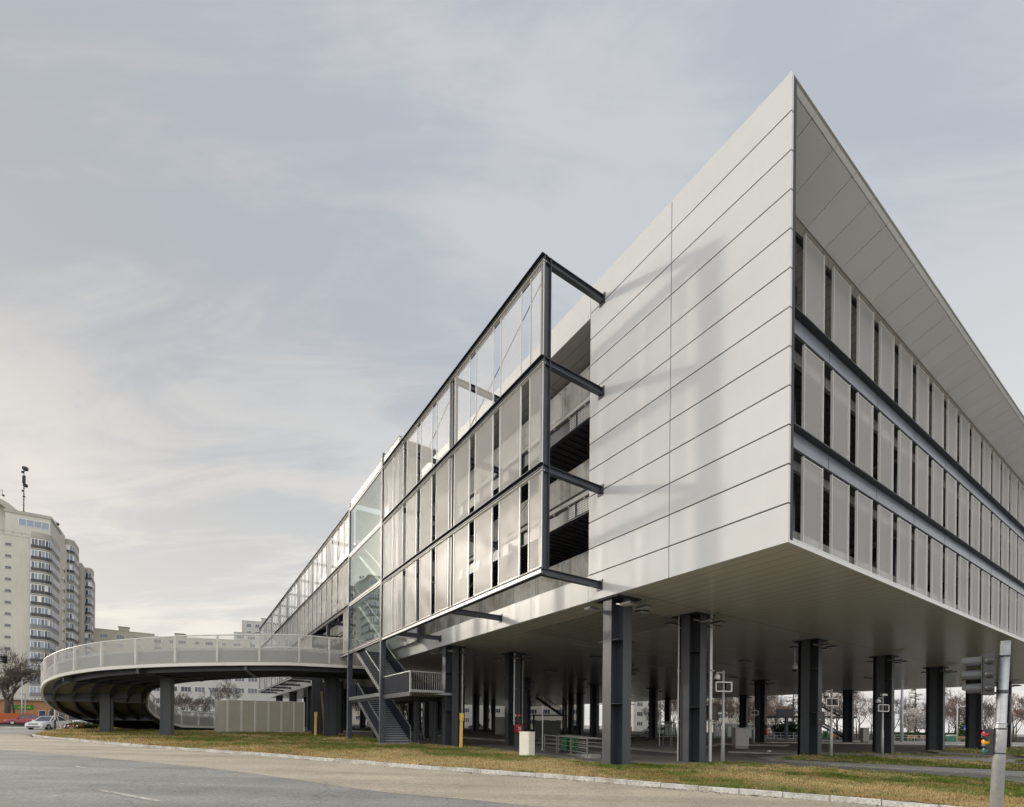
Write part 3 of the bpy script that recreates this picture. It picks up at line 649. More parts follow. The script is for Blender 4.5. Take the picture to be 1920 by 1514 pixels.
# corrugated deck ribs and beams that show under the slabs near the corner and along both sides
for z in (11.45, 15.43):
    b = MB(); s = 2.5
    while s < 60:
        b.box(0.7, 16, s, s + 0.16, z - 0.09, z - 0.012, 0); s += 0.42
    b.box(.68, 16.1, 2.4, 60.1, z - .012, z - .003, 0); b.build("metal_deck", 'deck', G)
for z in (11.45, 15.43, 19.3):
    for s in np.arange(8.4, SL, 14.9): b = MB(); b.box(0.55, TL - .5, s - .12, s + .12, z - 0.85, z - 0.10, 0); b.build("floor_beam", 'steel_dark', G)
    for t in (17, 27.9, 38.8): b = MB(); b.box(t - .12, t + .12, 2.6, SL - .5, z - 0.75, z - 0.11, 0); b.build("floor_beam", 'steel_dark', G)
# interior columns of the upper storeys
for s in np.arange(8.4, SL, 14.9):
    for t in (1.2, 17, 27.9): b = MB(); b.box(t - .25, t + .25, s - .25, s + .25, 7.7, 19.3, 0); b.build("storey_column", 'steel', G)
for t in np.arange(6.0, 60, 10.9): b = MB(); b.box(t - .3, t + .3, 2.9, 3.4, 7.05, 19.3, 0); b.build("storey_column", 'steel', G)
b = MB(); b.box(30, 30.3, 4, SL - 2, 7.7, 19.3, 0); b.build("core_wall", 'concrete', G)
# precast parapets
for zt, zb in ((9.05, 7.87), (12.96, 11.78), (16.93, 15.68)):
    b = MB(); s = 8.2; k = 0
    while s < SL - .1:
        e = min(s + 1.95, SL); b.box(0.17, 0.29, s + 0.014, e - 0.014, zb, zt, 0)
        for ss_ in (s + .2, e - .2): b.box(0.155, 0.172, ss_ - .03, ss_ + .03, zt - .13, zt - .07, 1)
        s = e
    b.build("concrete_parapet", ['concrete', 'steel_dark'], G)
    b = MB(); t = 0.4
    while t < TL - .1:
        e = min(t + 1.95, TL); b.box(t + .012, e - .012, 2.02, 2.14, zb - .75, zt - {9.05: .25, 12.96: .32, 16.93: .55}[zt], 0); t = e
    b.build("concrete_parapet", 'concrete', G)
for z in (11.45, 15.43):
    b = MB(); b.box(0.10, 0.34, 8.2, SL, z - .02, z + 0.16, 0); b.build("slab_edge", 'slab', G)
    b = MB(); b.box(0.24, 0.27, 8.2, SL, z - 0.72, z - .03, 0); b.box(0.14, 0.38, 8.2, SL, z - .75, z - .715, 0)
    for s in np.arange(9.2, SL, 2.1): b.box(0.14, 0.24, s - .015, s + .015, z - .715, z - .03, 0)
    for s in np.arange(8.6, SL, 1.05): b.box(0.13, 0.2, s - .05, s + .05, z - .09, z - .02, 1)
    b.build("edge_beam", ['steel', 'slab'], G)
    b = MB()
    for s in np.arange(8.2, 9.7, 0.1): b.box(0.2, 0.215, s, s + .025, z - .62, z - .12, 0)
    for zz in np.arange(z - .62, z - .1, 0.1): b.box(0.2, 0.215, 8.2, 9.7, zz, zz + .025, 0)
    b.build("grille", 'frame_light', G)
# spandrel beams of the short side
for z in (11.37, 15.36):
    b = MB(); b.box(0.12, TL, 1.67, 1.70, z, z + 0.62, 0); b.box(0.12, TL, 1.44, 1.70, z + 0.622, z + 0.66, 1); b.box(0.12, TL, 1.60, 1.669, z - .02, z + 0.012, 0)  # top flange deepened and darkened to put shade on the upper web
    b.box(0.12, TL, 1.701, 2.0, z - 0.02, z + .01, 1)
    for t in np.arange(6.25, TL, 4.4): b.box(t - .006, t + .006, 1.662, 1.669, z + .013, z + .62, 1)
    b.build("spandrel_beam", ['steel_band', 'steel_dark'], G)
# perforated screens of the short side
def screen_mesh(name, w, h, sheet, dep=0.14, f=0.03):
    b = MB()
    b.box(0, f, -dep, 0, 0, h, 1); b.box(w - f, w, -dep, 0, 0, h, 1); b.box(f, w - f, -.05, 0, 0, f, 1); b.box(f, w - f, -.05, 0, h - f, h, 1)
    b.poly([(f, -.03, f), (w - f, -.03, f), (w - f, -.03, h - f), (f, -.03, h - f)], 0)
    return b
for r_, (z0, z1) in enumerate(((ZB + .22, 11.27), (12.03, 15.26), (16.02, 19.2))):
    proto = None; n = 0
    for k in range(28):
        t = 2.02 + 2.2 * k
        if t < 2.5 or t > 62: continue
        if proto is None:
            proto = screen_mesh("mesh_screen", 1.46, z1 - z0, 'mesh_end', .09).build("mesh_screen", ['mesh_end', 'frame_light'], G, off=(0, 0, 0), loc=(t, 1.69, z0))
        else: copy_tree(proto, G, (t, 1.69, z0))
# ---------------------------------------------------------------- columns
def flood_mb():
    b = MB(); b.box(-.17, .17, -.27, .27, -.045, .02, 0); b.box(-.15, .15, -.25, .25, -.052, -.046, 1); b.bar((0, -.27, .01), (0, -.62, .12), .05, .04, 2)
    for i in range(6): b.box(-.16 + i * .06, -.145 + i * .06, -.22, .22, .02, .05, 0)
    return b
def column_mb():
    b = MB(); h = 0.575; w = 0.235; z0, z1 = -0.9, ZB + 0.003
    for sx, sy in ((1, 0), (-1, 0), (0, 1), (0, -1)):
        if sx:
            x0, x1 = sorted((sx * h, sx * (h - .03))); b.box(x0, x1, -w, w, z0, z1, 0)
            a0, a1 = sorted((sx * .012, sx * (h - .032))); b.box(a0, a1, -.012, .012, z0, z1, 0)
        else:
            y0, y1 = sorted((sy * h, sy * (h - .03))); b.box(-w, w, y0, y1, z0, z1, 0)
            a0, a1 = sorted((sy * .014, sy * (h - .032))); b.box(-.011, .011, a0, a1, z0, z1, 0)
    for z in (2.5, 5.05):
        for sx in (-1, 1):
            for sy in (-1, 1):
                x0, x1 = sorted((sx * .014, sx * (h - .034))); y0, y1 = sorted((sy * .014, sy * (h - .034)))
                b.poly([(x0, y0, z), (x1, y0, z), (x1, y1 if sx * sy < 0 else y1, z), (x0, y1, z)], 0); b.box(sx * .3 - .26, sx * .3 + .24, sy * .3 - .26, sy * .3 + .24, z - .008, z + .008, 0)
    b.box(-.68, .68, -.68, .68, ZB - .055, ZB - .004, 1)
    return b
COLS = []
proto = None
SROWS = (7.2, 22.3, 37.2, 52.1, 67.0, 81.9, 96.8); TROWS = (0.75, 5.75, 17.0, 27.9, 38.8, 49.7, 60.6)
for s in SROWS:
    for t in TROWS:
        if proto is None:
            proto = column_mb().build("column", ['column', 'steel_dark'], G, off=(0, 0, 0), loc=(t, s, 0))
            f = flood_mb(); q = None
            for (x, y, rz) in ((-.45, -1.0, 0), (.45, -1.0, 0), (-1.0, .45, -90), (1.0, -.45, 90)):
                if q is None: q = f.build("floodlight", ['grey_dark', 'lamp_lens', 'galv'], proto, off=(0, 0, 0), loc=(x, y, ZB - .42)); q.rotation_euler = (0, 0, R(180))
                else:
                    c = q.copy(); col.objects.link(c); c.parent = proto; c.location = (x, y, ZB - .42); c.rotation_euler = (0, 0, R(rz) + math.pi)
            o = proto
        else:
            o = proto.copy(); col.objects.link(o); o.parent = G; o.location = (t, s, 0)
            if s < 40:
                for ch in proto.children:
                    c = ch.copy(); col.objects.link(c); c.parent = o
        COLS.append((o, s, t))
# rain pipes clamped to some columns
def pipe(s, t, dx, dy, r, z0, m='galv', elbow=False):
    b = MB(); p = [(t + dx, s + dy, ZB), (t + dx, s + dy, z0)]
    if elbow: p += [(t + dx + .05, s + dy - .05, z0 - .12), (t + dx + .22, s + dy - .2, z0 - .14)]
    b.tube(p, r, 10, 0)
    for z in (1.9, 4.2, 6.2): b.box(t + dx - r - .02, t + dx + r + .02, s + dy - r - .05, s + dy + r + .02, z - .02, z + .02, 0)
    return b.build("rain_pipe", m, G)
pipe(7.2, 5.75, .42, -.66, .085, 0.0); pipe(7.2, 5.75, -.66, .28, .03, 0.0); pipe(7.2, 17.0, .66, -.25, .045, 0.0)
pipe(22.3, .75, .70, -.2, .075, -0.1); pipe(22.3, 5.75, -.33, -.62, .06, 1.7, elbow=True); pipe(22.3, 5.75, .68, -.2, .05, 0)
pipe(22.3, 17.0, .6, -.3, .04, 0); pipe(37.2, 0.75, .5, -.4, .05, 0); pipe(7.2, 38.8, .66, -.2, .05, 0); pipe(7.2, 49.7, .62, -.3, .06, 0)
# slim strip lamps fixed to the soffit
q = None
for s, t in ((14.5, 8.6), (19.5, 11.5), (27, 9), (14.2, 22), (26, 22), (29, 14.5), (14, 33), (22, 33), (33, 22), (14, 44), (40, 10)):
    if q is None:
        b = MB(); b.box(-.75, .75, -.07, .07, -.11, -.03, 0); b.box(-.6, -.56, -.02, .02, -.03, 0.004, 0); b.box(.56, .6, -.02, .02, -.03, .004, 0); b.box(-.7, .7, -.05, .05, -.117, -.111, 1)
        q = b.build("strip_lamp", ['grey_dark', 'kiosk_white'], G, off=(0, 0, 0), loc=(t, s, ZB))
    else:
        c = q.copy(); col.objects.link(c); c.parent = G; c.location = (t, s, ZB)
# small white conduits along the soffit
b = MB()
for s, t0, t1 in ((16.5, 6.5, 30), (21, 18, 40)): b.box(t0, t1, s, s + .04, ZB - .03, ZB - .001, 0)
b.build("conduit", 'grey_box', G)
# far side walls of the building so that the other faces exist too
b = MB(); s = 0.2
b.box(TL, TL + .12, 0.0, SL, ZB, 7.86, 0); b.box(TL, TL + .12, 0, SL, 18.72, ZT, 0); b.box(0.1, TL, SL - .02, SL + .1, ZB, 7.86, 0); b.box(0.1, TL, SL - .02, SL + .1, 18.72, ZT, 0)
for zt, zb in ((9.05, 7.87), (12.96, 11.78), (16.93, 15.68)): b.box(TL - .2, TL - .08, 2.7, SL - .2, zb, zt, 1); b.box(0.3, TL - .2, SL - .2, SL - .08, zb, zt, 1)
b.build("rear_wall", ['fascia', 'concrete'], G)

# ================================================================ steel screen frames standing off the long side
FT = -3.04
def ibeam(b, a, c, h, w, m=0, mtop=None):
    """I section lying along a..c (any direction in plan)"""
    a = Vector(a); c = Vector(c)
    b.bar(a, c, .02, h - .04, m); b.bar(a + Vector((0, 0, h / 2 - .01)), c + Vector((0, 0, h / 2 - .01)), w, .02, m if mtop is None else mtop); b.bar(a - Vector((0, 0, h / 2 - .01)), c - Vector((0, 0, h / 2 - .01)), w, .02, m)
def screen_frame(label, s0, s1, posts, screens, rowset, arms, seed):
    f = sthing("screen_frame", label, "screen frame", s0, FT)
    for z in FL:
        b = MB(); a = (FT, s0, z - .12); c = (FT, s1, z - .12)
        if z == FL[0]:
            b.bar((FT, s0, z - .04), (FT, s1, z - .04), .26, .05, 0); b.bar((FT, s0, z - .24), (FT, s1, z - .24), .24, .04, 0); b.bar((FT - .06, s0, z - .14), (FT - .06, s1, z - .14), .03, .16, 1)
        else: ibeam(b, a, c, .24, .26); b.bar((FT - .01, s0, z - .26), (FT - .01, s1, z - .26), .16, .035, 1)
        b.build("beam", ['steel_dark', 'frame_light'], f)
    for s in posts:
        b = MB(); b.box(FT - .02, FT + .30, s - .012, s + .012, FL[0], FL[3] - .02, 0); b.box(FT + .0, FT + .02, s - .13, s + .13, FL[0], FL[3] - .02, 0); b.box(FT + .28, FT + .30, s - .13, s + .13, FL[0], FL[3] - .02, 0)
        b.build("post", 'steel', f)
    for s in arms:
        for z in FL:
            b = MB(); ibeam(b, (FT + .1, s, z - .14), (-.015, s, z - .14), .26, .2); b.box(-.035, -.004, s - .16, s + .16, z - .36, z + .06, 0); b.build("arm", 'steel', f)
    rnd = random.Random(seed)
    for i in range(len(posts) - 1):
        a, c = posts[i], posts[i + 1]
        for r_ in range(3):
            if (i + r_) % 2 == 0 or r_ == 2:
                b = MB(); b.tube([(FT + .34, a + .1, FL[r_ + 1] - .2), (FT + .34, c - .1, FL[r_] + .05)], .02, 6, 0); b.build("brace", 'rod', f)
    protos = {}
    for r_ in rowset:
        z0 = FL[r_] + .03; z1 = FL[r_ + 1] - .29
        for (a, w) in screens:
            if r_ == 0 and 34.6 < a < 46: continue
            key = (r_, round(w, 2)); d = 0.02
            if key not in protos:
                protos[key] = screen_mesh("mesh_screen", w, z1 - z0, 'mesh', .06, .024).build("mesh_screen", ['mesh_buckled' if r_ == 0 else 'mesh', 'frame_light'], f, off=(0, 0, 0), loc=(0, 0, 0)); o = protos[key]
                o.rotation_euler = (0, 0, R(90)); 
            else: o = protos[key].copy(); col.objects.link(o); o.parent = f
            # turned so that the sheet faces out
            o.rotation_euler = (0, 0, R(-90)); o.location = (.02, a + w - s0, z0)
    return f
nearS = [(7.36, .85)] + [(8.81 + 2.108 * k, 1.555) for k in range(6)] + [(21.5, 1.62), (23.26, 1.72)]
screen_frame("dark steel frame of perforated screens at the near corner, bracketed off the white end wall", 7.34, 25.1, (7.45, 15.0, 22.5), nearS, (0, 1, 2), (7.45, 15.0, 22.5), 1)
farS = [(33.5, 1.6)] + [(35.25 + 2.11 * k, 1.555) for k in range(28)]
screen_frame("long row of perforated screens on a dark frame beyond the glazed stair", 33.4, 94.6, tuple(33.6 + 7.6 * k for k in range(9)), farS, (0, 1, 2), tuple(41.2 + 7.6 * k for k in range(8)), 2)
# walls between frame and building behind the flat screens, pale end wall at the far end
# ---------------------------------------------------------------- glazed stair tower
tw = sthing("glazed_stair_tower", "stair tower faced with three tall glass sheets between two dark posts", "stair tower", 25.25, FT)
for s in (25.25, 33.3):
    b = MB(); g0 = gzs(s, FT) - .3; top = 19.95 if s < 30 else 19.6
    b.box(FT - .11, FT + .11, s - .105, s + .105, g0, top, 0); b.box(FT + .12, FT + .25, s - .09, s + .09, g0, 7.4, 0)
    b.box(FT - .135, FT - .11, s + .03, s + .05, g0 + .3, top, 1); b.build("post", ['steel', 'galv'], tw)
for s in (25.25, 33.3):
    b = MB(); b.box(-.5, -.3, s - .1, s + .1, 7.4, 19.5, 0); b.build("post", 'steel', tw)
for z in (7.5, 11.35, 15.34, 19.12):
    b = MB(); b.box(FT - .08, FT + .08, 25.36, 33.19, z - .24, z - .12, 0); b.box(FT - .1, FT + .06, 25.36, 33.19, z - .08, z - .04, 1); b.box(FT - .08, FT + .08, 25.36, 33.19, z, z + .08, 0)
    b.build("transom", ['steel_dark', 'frame_light'], tw)
for i in range(3):
    z0, z1 = ((7.6, 11.1), (11.45, 15.08), (15.44, 18.86))[i]
    b = MB(); b.box(FT - .05, FT - .035, 25.38, 33.17, z0, z1, 0); b.build("glass_pane", 'glass', tw)
b = MB(); b.box(FT - .04, FT + .08, 22.2, 33.2, 19.25, 19.62, 0); b.box(FT - .02, -.35, 22.3, 33.2, 19.62, 19.74, 1); b.box(FT - .05, FT + .1, 22.2, 33.2, 19.62, 19.68, 2)
b.build("roof_edge", ['fascia', 'soffit', 'steel_dark'], tw)
b = MB()
for s in np.arange(25.4, 33.0, .34): b.box(-.32, -.3, s, s + .3, 7.6, 19.2, 0)
b.build("back_panel", 'fascia', tw)
b = MB(); b.box(FT + .4, -.3, 25.30, 25.34, 7.6, 19.2, 0); b.box(FT + .4, -.3, 33.2, 33.24, 7.6, 19.2, 0); b.build("side_panel", 'fascia', tw)
def flight(name, s0, t0, t1, z0, z1, run, parent, mt, ms, guards=True, n=None, mr='frame_light'):
    n = n or round((z1 - z0) / .17); rise = (z1 - z0) / n; go = run / n
    b = MB()
    for i in range(n):
        b.box(t0 + .05, t1 - .05, s0 + i * go, s0 + (i + 1.25) * go, z0 + (i + 1) * rise - .05, z0 + (i + 1) * rise, 0)
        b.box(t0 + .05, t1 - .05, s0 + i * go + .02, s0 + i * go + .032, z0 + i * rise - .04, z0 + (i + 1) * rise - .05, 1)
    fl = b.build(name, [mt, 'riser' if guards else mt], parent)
    if guards:
        b = MB()
        for i in range(n): b.box(t0 - .05, t0 - .022, s0 + i * go, s0 + (i + 1.02) * go, z0 + i * rise - .2, z0 + (i + 1) * rise - .02, 0)
        b.build('toothed_stringer', 'rail_grey', fl)
    for t in (t0, t1):
        b = MB()
        b.hexa([(t - .03, s0, z0 - .22), (t + .03, s0, z0 - .22), (t + .03, s0 + run, z1 - .22), (t - .03, s0 + run, z1 - .22), (t - .03, s0, z0 + .06), (t + .03, s0, z0 + .06), (t + .03, s0 + run, z1 + .06), (t - .03, s0 + run, z1 + .06)], 0) if not guards else None
        if guards:
            for i in range(n):    # saw-toothed lower edge under a sheet guard
                b.hexa([(t - .02, s0 + i * go, z0 + i * rise - .02), (t + .02, s0 + i * go, z0 + i * rise - .02), (t + .02, s0 + (i + 1) * go, z0 + i * rise - .02), (t - .02, s0 + (i + 1) * go, z0 + i * rise - .02),
                        (t - .02, s0 + i * go, z0 + i * rise + 1.08), (t + .02, s0 + i * go, z0 + i * rise + 1.08), (t + .02, s0 + (i + 1) * go, z0 + (i + 1) * rise + 1.08), (t - .02, s0 + (i + 1) * go, z0 + (i + 1) * rise + 1.08)], 0)
        b.build("guard" if guards else "stringer", [ms], fl)
        if guards:
            b = MB(); b.bar((t, s0, z0 + 1.11), (t, s0 + run, z1 + 1.11), .06, .05, 0); b.bar((t, s0, z0 - .02), (t, s0, z0 + 1.11), .05, .05, 0); b.build("handrail", [mr], fl)
    return fl
for z0, z1 in ((7.5, 11.3), (11.3, 15.3)):
    flight("stair_flight", 25.9, -2.75, -1.0, z0, z1, 6.3, tw, 'stair_white', 'stair_white', guards=False)
    b = MB(); b.box(-2.9, -.4, 32.2, 33.15, z1 - .18, z1, 0); b.build("landing", 'stair_white', tw)
    b = MB(); b.bar((-2.78, 25.9, z0 + 1.0), (-2.78, 32.2, z1 + 1.0), .05, .05, 0); b.build("handrail", 'frame_light', tw)
# ---------------------------------------------------------------- open steel staircase below it
st = sthing("steel_staircase", "open dark blue grey steel staircase climbing from the grass to the screens", "staircase", 25.3, -1.8)
g0 = gzs(25.3, -1.8)
flight("stair_flight", 25.45, -2.86, -.86, g0 + .12, 3.70, 6.1, st, 'tread', 'guard', n=21, mr='galv')
flight("stair_flight", 25.45, -2.86, -.86, 3.72, 7.40, 6.4, st, 'tread', 'guard', n=21, mr='galv')
b = MB(); b.box(-3.2, -.5, 24.7, 25.75, g0 - .15, g0 + .12, 0); b.build("footing", 'concrete', st, bevel=.02)
b = MB(); b.box(-2.95, -.75, 20.4, 25.4, 3.54, 3.70, 0); b.box(-.7, 1.1, 22.0, 33.5, 3.54, 3.70, 0); b.box(-2.95, -.75, 31.6, 33.6, 3.54, 3.70, 0)
b.bar((-2.9, 20.4, 3.42), (-2.9, 33.3, 3.42), .12, .24, 1); b.bar((1.0, 22, 3.42), (1.0, 33.3, 3.42), .12, .24, 1); b.box(-2.9, 1.0, 24.9, 25.05, 3.3, 3.53, 1); b.box(-2.9, 1.0, 33.1, 33.3, 3.3, 3.53, 1)
b.build("landing", ['tread', 'steel'], st)
b = MB(); b.bar((FT + .02, 25.36, 3.62), (FT + .02, 33.2, 3.62), .1, .26, 0); b.build("edge_beam", 'galv', st)
b = MB(); b.box(-2.97, -2.93, 20.4, 25.1, 3.56, 4.75, 0); b.build("guard", 'guard', st)
b = MB(); b.bar((-2.95, 20.4, 4.78), (-2.95, 25.1, 4.78), .06, .05, 0); b.bar((-2.95, 20.38, 4.78), (-.72, 20.38, 4.78), .06, .05, 0); b.bar((-2.95, 20.38, 3.5), (-2.95, 20.38, 4.8), .06, .06, 0)
b.bar((-2.95, 20.38, 3.62), (-.72, 20.38, 3.62), .05, .05, 0)
b.build("handrail", 'galv', st)
for i in range(15):
    b = MB(); x = -2.85 + i * .148; b.box(x - .012, x + .012, 20.36, 20.40, 3.64, 4.76, 0); b.build("baluster", 'rail_grey', st)
b = MB(); b.box(-2.97, -2.93, 31.7, 33.9, 3.5, 4.75, 0); b.box(-2.95, 1.0, 33.9, 33.94, 3.5, 4.75, 0); b.box(1.08, 1.12, 22.0, 33.9, 3.56, 4.75, 0); b.build("guard", 'guard', st)
for s, t in ((24.85, .76), (24.85, -.66), (31.7, .9)):
    b = MB(); g = gzs(s, t) - .2; b.box(t - .13, t + .13, s - .012, s + .012, g, 3.3, 0); b.box(t - .13, t - .11, s - .13, s + .13, g, 3.3, 0); b.box(t + .11, t + .13, s - .13, s + .13, g, 3.3, 0); b.build("post", 'steel', st)
b = MB(); b.box(-2.95, .3, 24.5, 33.5, 7.18, 7.36, 0); b.build("upper_landing", 'tread', st) if False else None
# ================================================================ curved access ramp
RO = Vector((-27.7, 54.9)); R1, R2 = 18.5, 10.9
ramp = thing("access_ramp", "curving white access ramp with perforated parapets sweeping down to the ground", "ramp", (RO.x, RO.y, gz(RO.x, RO.y)), 0, None, off=(RO.x, RO.y, gz(RO.x, RO.y)))
ZT_ = [(-57, 6.30), (-71, 6.02), (-85, 5.77), (-102, 5.47), (-116, 5.12), (-127, 4.72), (-136, 4.15), (-151, 2.85), (-165, 2.05), (-174, 1.62), (-188, 1.0), (-200, 0.72)]
HT_ = [(-57, 2.5), (-85, 2.27), (-116, 2.04), (-136, 2.02), (-200, 1.9)]
def lerp(T, a):
    for (a0, v0), (a1, v1) in zip(T, T[1:]):
        if a <= a0 and a >= a1: return v0 + (v1 - v0) * (a - a0) / (a1 - a0)
    return T[0][1] if a > T[0][0] else T[-1][1]
ST = []      # stations: outer point, inner point, z of the lower edge, parapet height
ang0 = math.degrees(math.atan2(-UD.y, -UD.x))
tan_o = RO - UD * R1; tan_i = RO - UD * R2
L0 = 14.2
for k in range(6):
    q = 1 - k / 6; z = 6.30 + q * 0.36
    ST.append((tan_o + VD * (L0 * q), tan_i + VD * (L0 * q), z, 2.5))
a = ang0
while a > -190:
    c, s = math.cos(R(a)), math.sin(R(a)); ST.append((RO + Vector((c, s)) * R1, RO + Vector((c, s)) * R2, lerp(ZT_, a), lerp(HT_, a))); a -= 3.0
lo, li = ST[-1][0], ST[-1][1]; dr = Vector((math.sin(R(-190)) * 1.0, -math.cos(R(-190)))).normalized()
for k in range(1, 7): ST.append((lo + dr * k * 2.4, li + dr * k * 2.4, max(0.62, ST[-1][2] - .06), 1.9))
def strip(name, mats, fn, smooth=False):
    """closed section carried along the stations; fn(station) gives the section's corners"""
    b = MB(); secs = [fn(*q) for q in ST]; n = len(secs[0])
    for i in range(len(secs) - 1):
        for j in range(n): b.poly([secs[i][j], secs[i + 1][j], secs[i + 1][(j + 1) % n], secs[i][(j + 1) % n]], 0)
    b.poly(secs[0][::-1]); b.poly(secs[-1])
    return b.build(name, mats, ramp, smooth=False)
def V3(p, z): return Vector((p.x, p.y, z))
strip("deck", 'ramp_under', lambda o, i, z, h: (V3(o.lerp(i, .02), z + .22), V3(o.lerp(i, .98), z + .22), V3(o.lerp(i, .98), z + .48), V3(o.lerp(i, .02), z + .48)))
strip("outer_edge", 'ramp_white', lambda o, i, z, h: (V3(o, z), V3(o.lerp(i, .022), z), V3(o.lerp(i, .022), z + .24), V3(o, z + .24)))
strip("inner_edge", 'ramp_white', lambda o, i, z, h: (V3(i, z), V3(i.lerp(o, .022), z), V3(i.lerp(o, .022), z + .24), V3(i, z + .24)))
for f in (.045, .955):
    strip("barrier", 'barrier', lambda o, i, z, h: (V3(o.lerp(i, f), z + .45), V3(o.lerp(i, f + .02), z + .45), V3(o.lerp(i, f + .02), z + 1.22), V3(o.lerp(i, f), z + 1.22)))
    strip("barrier_rail", 'barrier_top', lambda o, i, z, h: (V3(o.lerp(i, f - .004), z + 1.2), V3(o.lerp(i, f + .028), z + 1.2), V3(o.lerp(i, f + .028), z + 1.42), V3(o.lerp(i, f - .004), z + 1.42)))
for f in (.1, .27, .44, .61, .78, .93):
    strip("girder", 'steel_dark', lambda o, i, z, h: (V3(o.lerp(i, f), z - .34), V3(o.lerp(i, f + .018), z - .34), V3(o.lerp(i, f + .018), z + .21), V3(o.lerp(i, f), z + .21)))
SB = [q for q in ST if q[2] > 0.9]
for i in range(2, len(SB), 8):
    o, i_, z, h = SB[i]; b = MB(); b.bar(V3(o.lerp(i_, .03), z - .06), V3(o.lerp(i_, .97), z - .06), .2, .52, 0); b.bar(V3(o.lerp(i_, .03), z - .33), V3(o.lerp(i_, .97), z - .33), .34, .04, 0)
    b.build("rib", 'steel', ramp)
for side in (0, 1):
    mb = MB(); pl = MB()
    for k in range(len(ST) - 1):
        A, B = ST[k], ST[k + 1]
        pl.poly([V3(A[side], A[2] + .24), V3(B[side], B[2] + .24), V3(B[side], B[2] + B[3]), V3(A[side], A[2] + A[3])], 0)
    pl.build("parapet_mesh", 'mesh_ramp', ramp)
    path = [V3(q[side].lerp(q[1 - side], .006), q[2] + q[3]) for q in ST]; mb.tube(path, .05, 8, 0)
    tr = mb.build("top_rail", 'ramp_white', ramp, smooth=True)
    acc = 0; prev = None
    for q in ST:
        p = q[side]
        if prev is not None: acc += (p - prev).length
        prev = p
        if acc >= 1.95 or q is ST[0]:
            acc = 0; pb = MB(); n = (q[1 - side] - p).normalized()
            pb.bar(V3(p + n * .07, q[2] + .3), V3(p + n * .07, q[2] + q[3]), .14, .12, 0, up=(n.x, n.y, 0)); pb.bar(V3(p + n * .22, q[2] + .45), V3(p + n * .1, q[2] + q[3] * .75), .1, .06, 0, up=(n.x, n.y, 0))
            pb.build("parapet_post", 'ramp_white', ramp)
def rcol(px, py, w=.6, dx=0):
    p = gp(px, py); zt = 6.4
    q = min(ST, key=lambda q: ((q[0] + q[1]) / 2 - Vector((p.x, p.y))).length); zt = q[2] - .2
    b = MB(); g = gz(p.x, p.y) - .5; ax = UD.to_3d(); ay = VD.to_3d(); P = Vector((p.x, p.y, 0))
    def bx(u0, u1, v0, v1, z0, z1):
        c = [P + ax * u + ay * v for u, v in ((u0, v0), (u0, v1), (u1, v1), (u1, v0))]; b.hexa([c_ + Vector((0, 0, z0)) for c_ in c] + [c_ + Vector((0, 0, z1)) for c_ in c], 0)
    for sg in (-1, 1):
        u0, u1 = sorted((sg * w, sg * (w - .03))); bx(u0, u1, -w * .55, w * .55, g, zt); bx(*sorted((sg * w * .55, sg * (w * .55 - .03))), -w * .98, w * .98, g, zt)
    bx(-w + .03, w - .03, -.012, .012, g, zt); bx(-.3, .3, -2.6, 2.6, zt - .02, zt + .5)
    b.build("column", 'column', ramp)
rcol(200, 1373, .5); rcol(313, 1379, .5); rcol(621, 1381, .62); rcol(594, 1377.5, .5); 
# ================================================================ things standing about the site
def V2(p): return Vector((p[0], p[1]))
# louvred enclosure with a rounded corner
p0 = gp(415, 1373); 
en = thing("plant_enclosure", "beige louvred plant enclosure with a rounded corner standing on the grass below the ramp", "enclosure", (p0.x - .5 * VD.x - .3 * UD.x, p0.y - .5 * VD.y - .3 * UD.y, p0.z - .05), TH, None)
b = MB(); H = 3.55
b.prism([(1.0, 0, 0), (8.9, 0, 0), (8.9, 4.2, 0), (0, 4.2, 0), (0, 1.0, 0)] + [(1 - math.cos(R(a)) , 1 - math.sin(R(a)), 0) for a in range(10, 90, 16)], (0, 0, H), 0)
# louvre blades
for i in range(46):
    z = .08 + i * .075; b.box(1.0, 8.9, -.018, 0, z, z + .045, 0); b.box(-.018, 0, 1.0, 4.2, z, z + .045, 0)
    for a in range(0, 90, 15):
        q = [(1 - 1.018 * math.cos(R(a)), 1 - 1.018 * math.sin(R(a))), (1 - 1.018 * math.cos(R(a + 15)), 1 - 1.018 * math.sin(R(a + 15)))]
        b.poly([(*q[0], z), (*q[1], z), (*q[1], z + .045), (*q[0], z + .045)], 0)
louv = mat("beige louvre paint", (0.44, 0.41, 0.34), 0.55, var=0.06, vscale=1.0)
b.build("louvre_wall", [louv], en, off=(0, 0, 0))
b = MB()
for x in (1.0, 2.35, 3.7, 5.05, 6.4, 7.75): b.box(x - .04, x + .04, -.05, -.019, 0, H + .02, 0); b.box(x + .1, x + .14, -.04, -.019, 0, H + .02, 0)
b.box(1.0, 8.95, -.06, .1, H, H + .07, 0); b.box(-.06, .1, 1.0, 4.2, H, H + .07, 0); b.box(8.85, 8.96, -.06, .1, 0, H, 0)
b.build("trim", 'frame_light', en, off=(0, 0, 0))
b = MB(); b.sphere((.9, .9, H + .05), .35, 0, 12, 6, .5); b.build("roof_vent", 'frame_light', en, off=(0, 0, 0), smooth=True)
pad = gp(400, 1375); b = MB(); b.hexa([(pad.x - 1.6, pad.y - .6, pad.z - .05), (pad.x + 1.6, pad.y - .2, pad.z - .05), (pad.x + 2.2, pad.y + 1.2, pad.z - .05), (pad.x - .8, pad.y + .8, pad.z - .05), (pad.x - 1.6, pad.y - .6, pad.z + .06), (pad.x + 1.6, pad.y - .2, pad.z + .06), (pad.x + 2.2, pad.y + 1.2, pad.z + .06), (pad.x - .8, pad.y + .8, pad.z + .06)])
struct(b.build("footpath_slab", 'path', off=pad))
